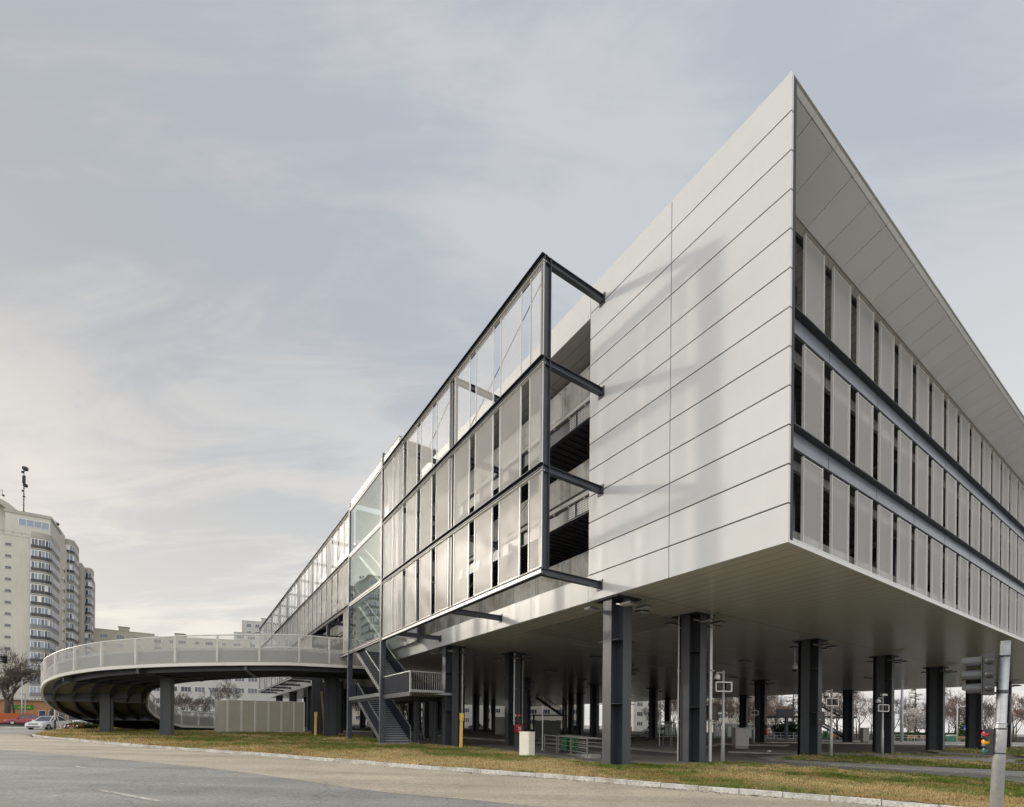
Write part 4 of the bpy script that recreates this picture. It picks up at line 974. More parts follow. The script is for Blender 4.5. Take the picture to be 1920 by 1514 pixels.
# yellow marker posts
def marker(px, py, h, label):
    p = gp(px, py); t = thing("marker_post", label, "marker post", p, R(20), "yellow marker posts in the grass")
    b = MB(); b.prism([(-.09, -.03, -.1), (.09, -.03, -.1), (.11, .0, -.1), (.09, .03, -.1), (-.09, .03, -.1), (-.11, 0, -.1)], (.03, 0, h * .8), 0)
    b.build("post", 'yellow', t, off=(0, 0, 0), bevel=.01)
    b = MB(); b.hexa([(-.08 + .03, -.035, h * .8 - .1), (.12, -.035, h * .8 - .1), (.12, .035, h * .8 - .1), (-.05, .035, h * .8 - .1), (-.13 + .03, -.045, h * .83), (.17, -.045, h * .83), (.17, .045, h * .83), (-.10, .045, h * .83)], 0)
    b.box(-.10, .17, -.045, .045, h * .832, h, 0); b.build("head", 'yellow', t, off=(0, 0, 0), bevel=.012)
marker(864, 1402.3, 2.2, "taller yellow marker post in the grass beside the steel column right of the staircase")
marker(591, 1380.5, 2.3, "slim yellow marker post in the grass below the ramp, left of its columns")
# timber pole leaning on a ramp column
a = gp(609, 1379); b = MB(); c = gp(596, 1381); top = Vector((c.x + .2, c.y + .3, c.z + 4.3)); b.bar(a, top, .2, .09, 0)
o = b.build("timber_plank", 'wood', off=a); tag(o, "long pale timber plank leaning against a dark column under the ramp", "plank")
# cream service cabinet
p = gp(992, 1420); cb = thing("service_cabinet", "plain cream service cabinet standing on the grass edge beside the railing", "cabinet", p, TH)
b = MB(); b.box(0, .34, 0, .84, .04, 1.2, 0); b.build("housing", 'cream', cb, off=(0, 0, 0), bevel=.012)
b = MB(); b.box(-.02, .36, -.02, .86, 1.2, 1.225, 0); b.build("lid", 'cream', cb, off=(0, 0, 0), bevel=.006)
b = MB(); b.box(-.012, 0, .03, .81, .08, 1.17, 0); b.build("door", 'cream', cb, off=(0, 0, 0), bevel=.004)
b = MB(); b.box(-.06, .4, -.06, .9, -.15, .045, 0); b.build("plinth", 'kerb', cb, off=(0, 0, 0), bevel=.01)
# railings
def railing(name, label, A, B, h, posts, gap, wall=None, z0=0.0):
    A = Vector(A); B = Vector(B); t = thing(name, label, "railing", A, 0, "grey steel railings under the building", off=A)
    n = Vector((-(B - A).y, (B - A).x, 0)).normalized() * gap; up = Vector((0, 0, 1))
    for k, sh in enumerate((Vector((0, 0, 0)), n)):
        for i in range(posts):
            q = A.lerp(B, i / (posts - 1)) + sh; b = MB(); b.bar(q - up * .1, q + up * h, .05, .05, 0); b.build("post", 'rail_grey', t)
        b = MB(); b.bar(A + sh + up * h, B + sh + up * h, .07, .05, 0); b.build("handrail", 'rail_grey', t)
        for z in (.22, .42, .62): b = MB(); b.bar(A + sh + up * h * z / .82, B + sh + up * h * z / .82, .03, .03, 0); b.build("rail", 'rail_grey', t)
    b = MB(); b.bar(B + up * h, B + n + up * h, .07, .05, 0); b.build("handrail", 'rail_grey', t)
    if wall:
        b = MB(); m_ = A.lerp(B, .5); b.hexa([m_ - up * .1 + n * .2, B - up * .1 + n * .2, B - up * .1 + n * .8, m_ - up * .1 + n * .8, m_ + up * .02 + n * .2, B + up * .22 + n * .2, B + up * .22 + n * .8, m_ + up * .02 + n * .8]); b.build("kerb_wall", 'path', t)
railing("steel_railing", "double grey railing of a short pedestrian ramp beside the cream cabinet", gp(1021, 1408), gp(1101, 1422.5), .95, 4, .9, True)
railing("steel_railing", "short grey railing on the platform behind the second steel column", gp(1243, 1402), gp(1272, 1406), .95, 3, .7)
# thin posts
for (px, py, h, lab) in ((1017, 1407, 2.75, "thin pale post at the left end of the railing beside the cream cabinet"), (1236, 1402.5, 2.6, "thin pale post standing on the platform between the two nearest steel columns")):
    p = gp(px, py); t = thing("slim_post", lab, "post", p, 0, "thin pale posts under the building"); b = MB(); b.tube([(0, 0, -.1), (0, 0, h)], .035, 8, 0); b.tube([(0, 0, 0), (0, 0, .03)], .09, 8, 0); b.build("pole", 'galv_pale', t, off=(0, 0, 0), smooth=False)
    b = MB(); b.tube([(0, 0, h), (0, 0, h + .03)], .045, 8, 0); b.build("cap", 'galv_pale', t, off=(0, 0, 0))
# bins
def bin_(p, label, w=.55, h=1.0, wheels=True):
    t = thing("wheeled_bin", label, "bin", p, TH + .2, "green bins around the yard")
    b = MB(); b.hexa([(-w * .42, -w * .42, .06), (w * .42, -w * .42, .06), (w * .42, w * .42, .06), (-w * .42, w * .42, .06), (-w * .5, -w * .52, h), (w * .5, -w * .52, h), (w * .5, w * .5, h), (-w * .5, w * .5, h)]); b.build("body", 'green_bin', t, off=(0, 0, 0), bevel=.02)
    b = MB(); b.box(-w * .54, w * .54, -w * .58, w * .52, h, h + .06, 0); b.bar((-w * .4, w * .58, h + .02), (w * .4, w * .58, h + .02), .04, .04, 0); b.build("lid", 'green_bin', t, off=(0, 0, 0), bevel=.02)
    for sx in (-1, 1): b = MB(); b.tube([(sx * w * .46, w * .42, .1), (sx * w * .54, w * .42, .1)], .1, 12, 0); b.build("wheel", 'black', t, off=(0, 0, 0))
bin_(gp(1061, 1412), "green wheeled bin behind the railing, left one of the pair", .36, .78); bin_(gp(1075, 1413), "green wheeled bin behind the railing, right one of the pair", .36, .78)
bin_(gp(1118, 1375.5), "green bin standing far back left of the nearest column", .9, 1.3); bin_(gp(1412, 1378), "green bin beside a far dark column behind the market stalls", .7, 1.2); bin_(gp(1548, 1384), "dark green bin beside the far steel stair", .8, 1.3)
# grey cabinets
def cabinet(p, w, d, h, label, rz=TH, m='grey_box', group=None):
    t = thing("utility_cabinet", label, "cabinet", p, rz, group)
    b = MB(); b.box(-w / 2, w / 2, -d / 2, d / 2, .22, h, 0); b.build("housing", m, t, off=(0, 0, 0), bevel=.015)
    b = MB(); b.box(-w / 2 + .02, w / 2 - .02, -d / 2 + .02, d / 2 - .02, -.1, .215, 0); b.build("plinth", 'path', t, off=(0, 0, 0))
    b = MB(); b.box(-w / 2 - .03, w / 2 + .03, -d / 2 - .03, d / 2 + .03, h + .001, h + .05, 0); b.build("lid", m, t, off=(0, 0, 0), bevel=.01)
    b = MB(); b.box(-w / 2 + .05, w / 2 - .05, -d / 2 - .015, -d / 2 - .001, .28, h - .05, 0); b.box(w * .3, w * .34, -d / 2 - .03, -d / 2 - .016, h * .55, h * .65, 1); b.build("door", [m, 'black'], t, off=(0, 0, 0), bevel=.004)
cabinet(gp(1388, 1404), 1.15, .5, 1.6, "pale grey utility cabinet standing between the second and third nearest columns", R(8))
cabinet(gp(1621, 1393), .9, .5, 2.0, "grey utility cabinet on the platform left of the camera pole, near the third column", R(5))
cabinet(at(942, 62), 1.75, .8, 2.35, "pale grey utility cabinet deep under the building", R(0))
o_ = at(1027, 47); o_.z = gz(o_.x, o_.y)
cabinet(o_, 2.5, 1.6, 1.9, "large dark grey cabinet block behind the railing, deep under the building", R(-3), 'grey_dark')
# camera masts
def mast(p, h, label, frame=True, flip=1, dome2=False):
    t = thing("camera_mast", label, "camera mast", p, R(10), "camera masts under the building")
    b = MB(); b.tube([(0, 0, -.2), (0, 0, h * .42), (0.0, 0, h * .43), (0, 0, h)], [.085, .08, .062, .058], 12, 0); b.build("pole", 'galv_pale', t, off=(0, 0, 0), smooth=True)
    x = -.34 * flip; zc = h - .12
    b = MB(); b.tube([(0, 0, zc), (x * .6, 0, zc + .03), (x, 0, zc + .02), (x, 0, zc - .08)], .035, 8, 0); b.build("bracket", 'galv_pale', t, off=(0, 0, 0))
    b = MB(); b.tube([(x, 0, zc - .06), (x, 0, zc - .12), (x, 0, zc - .30)], [.09, .14, .15], 14, 0); b.sphere((x, 0, zc - .30), .125, 1, 14, 8); b.build("dome_camera", ['sign_white', 'black'], t, off=(0, 0, 0), smooth=True)
    if frame:
        z0, z1, a, c = h - .98, h - .55, -.46, .34; b = MB()
        for z in (z0, z1): b.bar((a, -.12, z), (c, -.12, z), .06, .05, 0)
        for q in (a, c): b.bar((q, -.12, z0), (q, -.12, z1), .06, .05, 0)
        b.bar((0, -.06, z0), (0, -.12, z0), .04, .04, 0)
        b.build("hoop_frame", 'sign_white', t, off=(0, 0, 0))
        b = MB(); b.box(-.36, -.12, -.09, .05, z0 + .05, z1 - .03, 0); b.box(.1, .24, -.09, .05, z0 + .08, z1 - .05, 0); b.build("loudspeaker", 'black', t, off=(0, 0, 0), bevel=.02)
    if dome2: b = MB(); b.box(-.1, .28, -.1, .1, h + .05, h + .18, 0); b.tube([(0, 0, h), (0, 0, h + .1)], .03, 6, 0); b.build("bullet_camera", 'sign_white', t, off=(0, 0, 0), bevel=.02)
    return t
mast(gp(1355, 1429), 4.3, "tall pale camera mast with a white hoop frame right of the second nearest column")
mast(gp(1558, 1421), 4.0, "pale camera mast close to the right side of the third nearest column", flip=1)
mast(gp(1654, 1417), 3.9, "pale camera mast in front of the fourth column, bullet camera on top", dome2=True)
mast(at(1414, 47), 3.9, "small pale camera mast far back before a dark column")
# notice boards on the masts
for (px, py, z, w, h, lab) in ((1351, 1429, 1.95, .52, .72, "dark grey equipment box fixed to the tallest camera mast"), (1552, 1421, 1.9, .5, .8, "dark grey equipment box fixed to the camera mast beside the third column")):
    p = gp(px, py); t = thing("equipment_box", lab, "equipment box", (p.x - .28, p.y + .18, p.z + z), R(10)); b = MB(); b.box(-w / 2, w / 2, 0, .2, 0, h, 0); b.build("housing", 'grey_dark', t, off=(0, 0, 0), bevel=.02)
    b = MB(); b.tube([(-.1, -.02, h * .4), (-.1, -.001, h * .4)], .03, 8, 0); b.build("lock", 'sign_white', t, off=(0, 0, 0))
    b = MB(); b.box(w / 2 + .001, w / 2 + .2, .05, .1, h * .45, h * .55, 0); b.build("bracket", 'galv', t, off=(0, 0, 0))
# dome camera hanging from the soffit
p = S(9.2, 19.3, 6.8); t = thing("hanging_camera", "white dome camera hanging on a rod from the soffit beside the third column", "camera", p); b = MB(); b.tube([(0, 0, 0), (0, 0, -1.0)], .025, 8, 0); b.build("rod", 'sign_white', t, off=(0, 0, 0))
b = MB(); b.tube([(0, 0, -.95), (0, 0, -1.15), (0, 0, -1.35)], [.07, .16, .17], 12, 0); b.build("housing", 'sign_white', t, off=(0, 0, 0), smooth=True)
b = MB(); b.sphere((0, 0, -1.36), .15, 0, 12, 8); b.build("dome", 'black', t, off=(0, 0, 0), smooth=True)
# fire hose cabinets
def firebox(s, t_, face, label, tail=True):
    p = S(s, t_); base = Vector((p.x, p.y, gz(p.x, p.y) + .95))
    t = thing("fire_cabinet", label, "fire cabinet", base, TH, "red fire cabinets on the columns")
    b = MB(); b.box(-.32, .32, -.13, .13, 0, .6, 0); b.build("housing", 'red', t, off=(0, 0, 0), bevel=.03)
    b = MB(); b.box(-.10, .12, -.142, -.131, .2, .42, 0); b.tube([(-.02 + .05 * math.cos(k), -.146, .30 + .05 * math.sin(k)) for k in np.linspace(0.5, 5.5, 9)], .014, 5, 1); b.box(.02, .09, -.15, -.1425, .35, .39, 1); b.build("label", ['sign_white', 'red'], t, off=(0, 0, 0))
    if tail: b = MB(); b.box(-.25, .25, -.05, .05, 1.15, 1.32, 0); b.build("alarm_bar", 'red', t, off=(0, 0, 0), bevel=.02); b = MB(); b.box(-.3, -.26, -.05, .05, 1.15, 1.32, 0); b.box(-.03, .04, -.06, -.051, 1.2, 1.27, 0); b.build("alarm_lamp", 'sign_white', t, off=(0, 0, 0)); b = MB(); b.box(-.2, .16, -.06, .08, .66, 1.05, 0); b.build("meter_box", 'grey_dark', t, off=(0, 0, 0), bevel=.02)
firebox(21.58, 5.75, 0, "red fire cabinet with white hose sign on the column behind the cream cabinet")
firebox(21.58, 17.0, 0, "red fire cabinet on the dark column just right of the nearest column")
firebox(21.58, 38.8, 0, "red fire cabinet on a far column left of the third nearest column")
firebox(36.5, 0.75, 0, "red fire cabinet on the column half hidden behind the staircase", False)
# coiled bicycle rack
p = gp(770, 1390); q = gp(808, 1391); t = thing("bicycle_rack", "dark coiled bicycle rack on the paving beside the stair foot", "bicycle rack", p); path = []
for i in range(97): k = i / 96; a = k * 6 * 2 * math.pi; c = (q - p) * k; path.append((c.x + .12 * math.sin(a) * .3, c.y + .3 * math.sin(a), c.z + .28 - .25 * math.cos(a)))
b = MB(); b.tube(path, .03, 6, 0); b.build("coil", 'steel_dark', t, off=(0, 0, 0), smooth=True); b = MB(); b.bar((0, -.3, .02), (q - p + Vector((0, -.3, .02))), .05, .03, 0); b.build("base_rail", 'steel_dark', t, off=(0, 0, 0))
# white plastic block on the paving
p = gp(1442, 1412.5); t = thing("concrete_marker", "small white block standing on the grey paving near the third column", "marker", p, .3); b = MB(); b.box(-.09, .09, -.09, .09, -.02, .16, 0); b.build("block", 'sign_white', t, off=(0, 0, 0), bevel=.015)
b = MB(); b.box(-.06, .06, -.06, .06, .16, .2, 0); b.build("cap", 'sign_white', t, off=(0, 0, 0), bevel=.01)
# ---------------------------------------------------------------- traffic signal close to the camera
rb = ray(1868, 1514); base = at(1866.5, 7.9); TSZ = base.z - .12
ts = thing("traffic_signal", "galvanised traffic signal post leaning slightly, black signal heads, amber lens bright", "traffic signal", (base.x, base.y, TSZ), 0)
DX = 0.155
b = MB(); H = 3.22; hb = 1.87
def lean(z): return DX * z / H
b.tube([(lean(-.1), 0, -.1), (lean(hb), 0, hb), (lean(hb + .01), 0, hb + .01)], [.085, .079, .079], 20, 0); b.tube([(lean(hb + .01), 0, hb + .01), (lean(hb + .03), 0, hb + .03), (lean(H), 0, H)], [.083, .067, .062], 20, 0)
b.build("pole", 'galv', ts, off=(0, 0, 0), smooth=True)
b = MB(); b.tube([(lean(H), 0, H), (lean(H), 0, H + .012)], [.066, .06], 20, 0); b.build("cap", 'galv', ts, off=(0, 0, 0))
for z in (2.99, 2.42, 2.39, 1.80, 1.40):
    b = MB(); b.tube([(lean(z), 0, z - .012), (lean(z), 0, z + .012)], .082 if z < hb else .07, 16, 0); b.build("clamp", 'steel_dark', ts, off=(0, 0, 0))
# both heads are turned about the post, side on to the camera
ZR = R(-45)
def place(o, z): o.location = (lean(z), 0, 0); o.rotation_euler = (0, 0, ZR); return o
b = MB(); b.box(-.25, -.105, -.11, .11, 2.36, 3.03, 0); b.box(-.262, -.251, -.12, .12, 2.35, 3.04, 0)
g = place(b.build("signal_head", 'grey_dark', ts, off=(0, 0, 0), bevel=.012), 2.7)
for z, lm in ((2.92, 'lens_red'), (2.695, 'lens_amber'), (2.47, 'lens_green')):
    b = MB(); n = 24; x0, x1 = -.262, -.50; out = []
    for rad in (.088, .081):
        r0 = [(x0, rad * math.cos(a), z + rad * math.sin(a)) for a in np.linspace(-math.pi / 2 + .5, math.pi * 1.5 - .5, n)]
        r1 = [(x1 + (.05 if math.sin(a) < -.3 else 0), rad * .93 * math.cos(a), z + rad * .93 * math.sin(a)) for a in np.linspace(-math.pi / 2 + .5, math.pi * 1.5 - .5, n)]
        out.append((r0, r1))
        for i in range(n - 1): b.poly([r0[i], r0[i + 1], r1[i + 1], r1[i]], 0)
    for i in range(n - 1): b.poly([out[0][1][i], out[0][1][i + 1], out[1][1][i + 1], out[1][1][i]], 0)
    b.build("visor", 'visor', g, off=(0, 0, 0), smooth=True)
    b = MB(); b.tube([(x0 + .003, 0, z), (x0 - .02, 0, z), (x0 - .03, 0, z)], [.08, .066, .02], 20, 0); b.build("lens", lm, g, off=(0, 0, 0), smooth=True)
    b = MB(); b.sphere((-.17, -.108, z), .065, 0, 14, 8, 1.0); b.build("lamp_housing", 'grey_dark', g, off=(0, 0, 0), smooth=True)
for z in (2.99, 2.39): b = MB(); b.bar((-.105, 0, z), (0, 0, z), .03, .035, 0); b.build("bracket", 'steel_dark', g, off=(0, 0, 0))
b = MB(); b.box(-.175, -.075, -.075, .09, 1.37, 1.80, 0)
g = place(b.build("repeater_head", 'grey_dark', ts, off=(0, 0, 0), bevel=.012), 1.6)
dv = Vector((-.72, -.69, 0))
for z, lm in ((1.725, 'lens_red'), (1.588, 'lens_amber'), (1.45, 'lens_green')):
    c = Vector((-.165, -.06, z)); b = MB(); b.tube([c + dv * -.01, c + dv * .03, c + dv * .045], [.054, .048, .02], 18, 0); b.build("lens", lm, g, off=(0, 0, 0), smooth=True)
    b = MB(); n = 12; pr = Vector((-dv.y, dv.x, 0))
    for i in range(n - 1):
        a0, a1 = [.1 + (math.pi - .2) * q / (n - 1) for q in (i, i + 1)]
        P = [c + pr * .06 * math.cos(a) + Vector((0, 0, .06 * math.sin(a))) for a in (a0, a1)]; b.poly([P[0], P[1], P[1] + dv * .075, P[0] + dv * .075], 0)
    b.build("visor", 'black', g, off=(0, 0, 0), smooth=True)
for z in (1.77, 1.40): b = MB(); b.bar((-.075, 0, z), (0, 0, z), .025, .03, 0); b.build("bracket", 'steel_dark', g, off=(0, 0, 0))
b = MB(); b.tube([(lean(2.39) + .055, -.05, 2.36), (lean(2.1) + .075, -.06, 2.2), (lean(1.9) + .07, -.06, 1.9), (lean(1.8) + .02, -.08, 1.83)], .009, 6, 0); b.build("cable", 'black', ts, off=(0, 0, 0), smooth=True)
b = MB(); b.tube([(lean(.02), 0, -.02), (lean(.02), 0, .03)], .16, 20, 0); b.build("base_plate", 'galv', ts, off=(0, 0, 0))
# ================================================================ trees
def bare_tree(name, label, p, h, r0, seed, spread=.55, levels=5, bark='bark', twig='twig', fork=.28, group=None, blossom=0, lean=(0, 0), nb=(3, 4)):
    rnd = random.Random(seed); t = thing(name, label, "tree", p, 0, group)
    tr = MB(); cr = MB(); bl = MB()
    def grow(a, d, ln, r, lv):
        n = 3 if lv < 2 else 2; pts = [a]; q = a.copy(); dd = d.copy()
        for i in range(n):
            dd = (dd + Vector((rnd.uniform(-1, 1), rnd.uniform(-1, 1), rnd.uniform(-.35, .6))) * (.13 + .05 * lv)).normalized(); q = q + dd * ln / n; pts.append(q.copy())
        rr = [r * (1 - .42 * i / n) for i in range(n + 1)]
        (tr if lv < 2 else cr).tube(pts, rr, 7 if lv < 1 else (5 if lv < 3 else 3), 0, cap=lv < 2)
        if lv >= levels - 1 and blossom:
            for _ in range(blossom):
                c = q + Vector((rnd.gauss(0, .22), rnd.gauss(0, .22), rnd.gauss(0, .2))); u = Vector((rnd.uniform(-1, 1), rnd.uniform(-1, 1), rnd.uniform(-1, 1))).normalized(); w = u.cross(Vector((.3, .5, .8))).normalized(); s = rnd.uniform(.05, .12)
                bl.poly([c - u * s - w * s, c + u * s - w * s, c + u * s + w * s, c - u * s + w * s])
        if lv >= levels: return
        k = rnd.randint(*nb)
        for i in range(k):
            tpos = rnd.uniform(.45, 1.0) if i else 1.0
            j = min(n - 1, int(tpos * n)); o = pts[j].lerp(pts[j + 1], tpos * n - j) if tpos < 1 else pts[-1]
            az = 2 * math.pi * (i + rnd.uniform(-.3, .3)) / k; sp = spread * rnd.uniform(.6, 1.35)
            side = dd.cross(Vector((math.cos(az), math.sin(az), .2))).normalized()
            nd = (dd * math.cos(sp) + side * math.sin(sp) + Vector((0, 0, .12))).normalized()
            grow(o, nd, ln * rnd.uniform(.6, .85), max(.022, rr[-1] * rnd.uniform(.6, .85)) if lv else rr[-1] * .72, lv + 1)
    grow(Vector((0, 0, -.2)), Vector((lean[0], lean[1], 1)).normalized(), h * fork, r0, 0)
    tr.build("trunk", bark, t, off=(0, 0, 0), smooth=True); cr.build("crown", twig, t, off=(0, 0, 0))
    if blossom: bl.build("blossom", 'blossom', t, off=(0, 0, 0))
    return t
def conifer(label, p, h, w, seed, group=None):
    rnd = random.Random(seed); t = thing("conifer", label, "tree", p, 0, group); tr = MB(); cr = MB()
    tr.tube([(0, 0, -.2), (0, 0, h * .5), (.1, 0, h * .97)], [h * .022, h * .014, .02], 7)
    for _ in range(70):
        z = h * rnd.uniform(.15, .97); L = w * (1.06 - z / h) * rnd.uniform(.5, 1.1) + .3; az = rnd.uniform(0, 6.283); d = Vector((math.cos(az), math.sin(az), rnd.uniform(-.12, .22)))
        a = Vector((0, 0, z)); tr.tube([a, a + d * L * .55, a + d * L + Vector((0, 0, .1 * L))], [.05, .03, .01], 4)
        for _k in range(int(26 + 26 * L / w)):
            f = rnd.uniform(.25, 1.05); c = a + d * L * f + Vector((rnd.gauss(0, .12 * L), rnd.gauss(0, .12 * L), rnd.gauss(0, .07 * L))); s = rnd.uniform(.1, .26)
            u = Vector((rnd.uniform(-1, 1), rnd.uniform(-1, 1), rnd.uniform(-.5, .5))).normalized(); v_ = u.cross(Vector((0, 0, 1))).normalized()
            cr.poly([c - u * s, c + v_ * s * .35, c + u * s, c - v_ * s * .35])
    tr.build("trunk", 'bark', t, off=(0, 0, 0)); cr.build("crown", 'conifer', t, off=(0, 0, 0)); return t
def shrub(label, p, w, h, seed, m='shrub', group=None, cat="shrub"):
    rnd = random.Random(seed); t = thing("shrub", label, cat, p, 0, group); tr = MB(); cr = MB()
    for _ in range(14):
        az = rnd.uniform(0, 6.283); e = Vector((math.cos(az) * w * rnd.uniform(.1, .45), math.sin(az) * w * rnd.uniform(.1, .45), h * rnd.uniform(.6, 1))); tr.tube([(0, 0, -.1), e * .5 + Vector((0, 0, .1)), e], [.03, .02, .008], 4)
        for _k in range(60):
            c = e * rnd.uniform(.3, 1.05) + Vector((rnd.gauss(0, w * .1), rnd.gauss(0, w * .1), rnd.gauss(0, h * .09))); s = rnd.uniform(.03, .08) * max(1, w / 1.2)
            u = Vector((rnd.uniform(-1, 1), rnd.uniform(-1, 1), rnd.uniform(-1, 1))).normalized(); v_ = u.cross(Vector((.2, .3, 1))).normalized()
            cr.poly([c - u * s, c + v_ * s * .6, c + u * s, c - v_ * s * .6])
    tr.build("stems", 'bark', t, off=(0, 0, 0)); cr.build("foliage", m, t, off=(0, 0, 0)); return t
# ================================================================ cars
def car(label, p, heading, paint, kind='saloon', group=None):
    t = thing("parked_car" if kind != 'van' else "parked_van", label, "van" if kind == 'van' else "car", p, heading, group)
    L = 4.55; W = .88
    if kind == 'van': roof = [(.75, 1.12), (1.35, 1.95), (4.4, 2.0), (4.6, 1.1)]; hood = [(-.0, .5), (.06, .85), (.75, 1.1), (1.3, 1.12), (4.5, 1.12), (4.62, .6)]
    elif kind == 'estate': roof = [(1.25, .93), (2.0, 1.42), (3.7, 1.43), (4.4, .98)]; hood = [(0, .5), (.1, .72), (.9, .88), (1.4, .95), (3.9, .98), (4.5, .95), (4.6, .55)]
    else: roof = [(1.2, .93), (1.95, 1.43), (3.0, 1.44), (3.85, 1.0)]; hood = [(0, .5), (.08, .70), (.5, .80), (1.3, .94), (2.4, .95), (3.8, .99), (4.45, .96), (4.58, .55)]
    b = MB(); secs = []
    for i, (x, zt) in enumerate(hood):
        e = i in (0, len(hood) - 1); w = W * (.80 if e else (.93 if i in (1, len(hood) - 2) else 1.0)); zb = .34 if e else .2
        secs.append([(-x, -w * .9, zb), (-x, -w, zb + .12), (-x, -w, zb + (zt - zb) * .62), (-x, -w * .9, zt), (-x, w * .9, zt), (-x, w, zb + (zt - zb) * .62), (-x, w, zb + .12), (-x, w * .9, zb)])
    def loft(bm, S_, m=0):
        n = len(S_[0])
        for a, c in zip(S_, S_[1:]):
            for j in range(n): bm.poly([a[j], a[(j + 1) % n], c[(j + 1) % n], c[j]], m)
        bm.poly(S_[0][::-1], m); bm.poly(S_[-1], m)
    loft(b, secs); b.build("body", paint, t, off=(0, 0, 0), bevel=.03)
    b = MB(); g = []
    for i, (x, z) in enumerate(roof):
        lo = .86 * W if i in (0, 3) else .66 * W
        g.append([(-x, -lo, z), (-x, lo, z)])
    base = [(-roof[0][0], -.86 * W, roof[0][1] - .02), (-roof[0][0], .86 * W, roof[0][1] - .02), (-roof[3][0], .84 * W, roof[3][1] - .02), (-roof[3][0], -.84 * W, roof[3][1] - .02)]
    top = [(-roof[1][0], -.66 * W, roof[1][1]), (-roof[1][0], .66 * W, roof[1][1]), (-roof[2][0], .64 * W, roof[2][1]), (-roof[2][0], -.64 * W, roof[2][1])]
    b.hexa(base + top); b.build("windows", 'glass_dark', t, off=(0, 0, 0))
    b = MB(); T = [Vector(q) for q in top]; B = [Vector(q) for q in base]
    b.hexa([q + Vector((0, 0, .002)) for q in T] + [q * 1.0 + Vector((0, 0, .05)) for q in T])
    for i in range(4): b.bar(B[i], T[i] + Vector((0, 0, .02)), .07, .06, 0)
    for f in (.5,) if kind != 'van' else (.3,):
        for i, j in ((0, 3), (1, 2)): b.bar(B[i].lerp(B[j], f), T[i].lerp(T[j], f), .07, .05, 0)
    if kind == 'van':
        for sgn in (-1, 1): b.hexa([(-2.3, sgn * .88 * W, 1.1), (-4.5, sgn * .88 * W, 1.1), (-4.5, sgn * .86 * W, 1.1), (-2.3, sgn * .86 * W, 1.1), (-2.2, sgn * .69 * W, 1.97), (-4.35, sgn * .69 * W, 1.97), (-4.35, sgn * .66 * W, 1.97), (-2.2, sgn * .66 * W, 1.97)])
    b.build("roof", paint, t, off=(0, 0, 0), bevel=.02)
    for x in (.85, 3.6):
        for sg in (-1, 1):
            b = MB(); b.tube([(-x, sg * W * .78, .31), (-x, sg * W * 1.015, .31)], .315, 18, 0); w_ = b.build("wheel", 'tyre', t, off=(0, 0, 0))
            b = MB(); b.tube([(-x, sg * W * 1.0, .31), (-x, sg * W * 1.025, .31)], .2, 12, 0); b.build("rim", 'rim', w_, off=(0, 0, 0))
    for sg in (-1, 1):
        b = MB(); b.hexa([(-.02, sg * .5, .55), (-.02, sg * .74, .55), (-.2, sg * .8, .55), (-.2, sg * .5, .55), (-.04, sg * .48, .69), (-.04, sg * .73, .69), (-.3, sg * .8, .70), (-.3, sg * .5, .70)]); b.build("headlight", 'lamp_lens', t, off=(0, 0, 0))
        b = MB(); b.box(-L - .02, -L + .12, sg * .62 - .14, sg * .62 + .14, .66, .82, 0); b.build("tail_lamp", 'lens_red', t, off=(0, 0, 0))
        b = MB(); b.box(-1.55, -1.35, sg * (W + .02), sg * (W + .18), .93, 1.06, 0) if sg > 0 else b.box(-1.55, -1.35, -(W + .18), -(W + .02), .93, 1.06, 0); b.build("mirror", paint, t, off=(0, 0, 0), bevel=.02)
    b = MB(); b.box(-.03, .015, -.44, .44, .55, .66, 0); b.box(-.03, .02, -.6, .6, .26, .36, 0); b.build("grille", 'black', t, off=(0, 0, 0))
    b = MB(); b.box(-.02, .03, -.24, .24, .41, .50, 0); b.build("number_plate", 'sign_white', t, off=(0, 0, 0))
    return t
# ================================================================ buildings behind
def win_mb(w, h, n=3):
    b = MB(); b.box(-w / 2, w / 2, -.05, .02, 0, h, 0); f = .07
    for i in range(n):
        x0 = -w / 2 + f + i * (w - f) / n; b.box(x0, x0 + (w - f) / n - f, -.07, -.051, f, h - f, 1)
    return b
def block(name, label, p, rz, w, d, floors, fh, wins, wall='block_wall', group=None, plinth=1.0, side_wins=(), roofbits=True, glass='glass_dark', parapet=.5):
    """p: near left corner of the front; x along the front, y to the back"""
    t = thing(name, label, "building", p, rz, group); H = plinth + floors * fh + parapet
    b = MB(); b.box(0, w, 0, d, -1.5, H, 0)
    b.box(-.08, w + .08, -.08, d + .08, H - .12, H + .02, 0); b.build("wall", wall, t, off=(0, 0, 0))
    b = MB(); b.box(.25, w - .25, .25, d - .25, H + .021, H + .1, 0); b.build("roof", 'roof_dark', t, off=(0, 0, 0))
    if roofbits: b = MB(); b.box(w * .4, w * .4 + 3, d * .4, d * .4 + 3, H + .1, H + 2.2, 0); b.box(w * .4 - .15, w * .4 + 3.15, d * .4 - .15, d * .4 + 3.15, H + 2.2, H + 2.35, 1); b.build("roof_hut", [wall, 'roof_dark'], t, off=(0, 0, 0))
    cache = {}; n = 0
    for f in range(floors - 1, -1, -1):
        for (x, ww, wh, sill) in wins:
            if n >= 98: break
            n += 1; key = (ww, wh)
            if key not in cache: o = win_mb(ww, wh, max(1, round(ww / .75))).build("window", ['upvc', glass], t, off=(0, 0, 0)); cache[key] = o
            else: o = cache[key].copy(); col.objects.link(o); o.parent = t
            o.location = (x, 0, plinth + f * fh + sill)
    return t
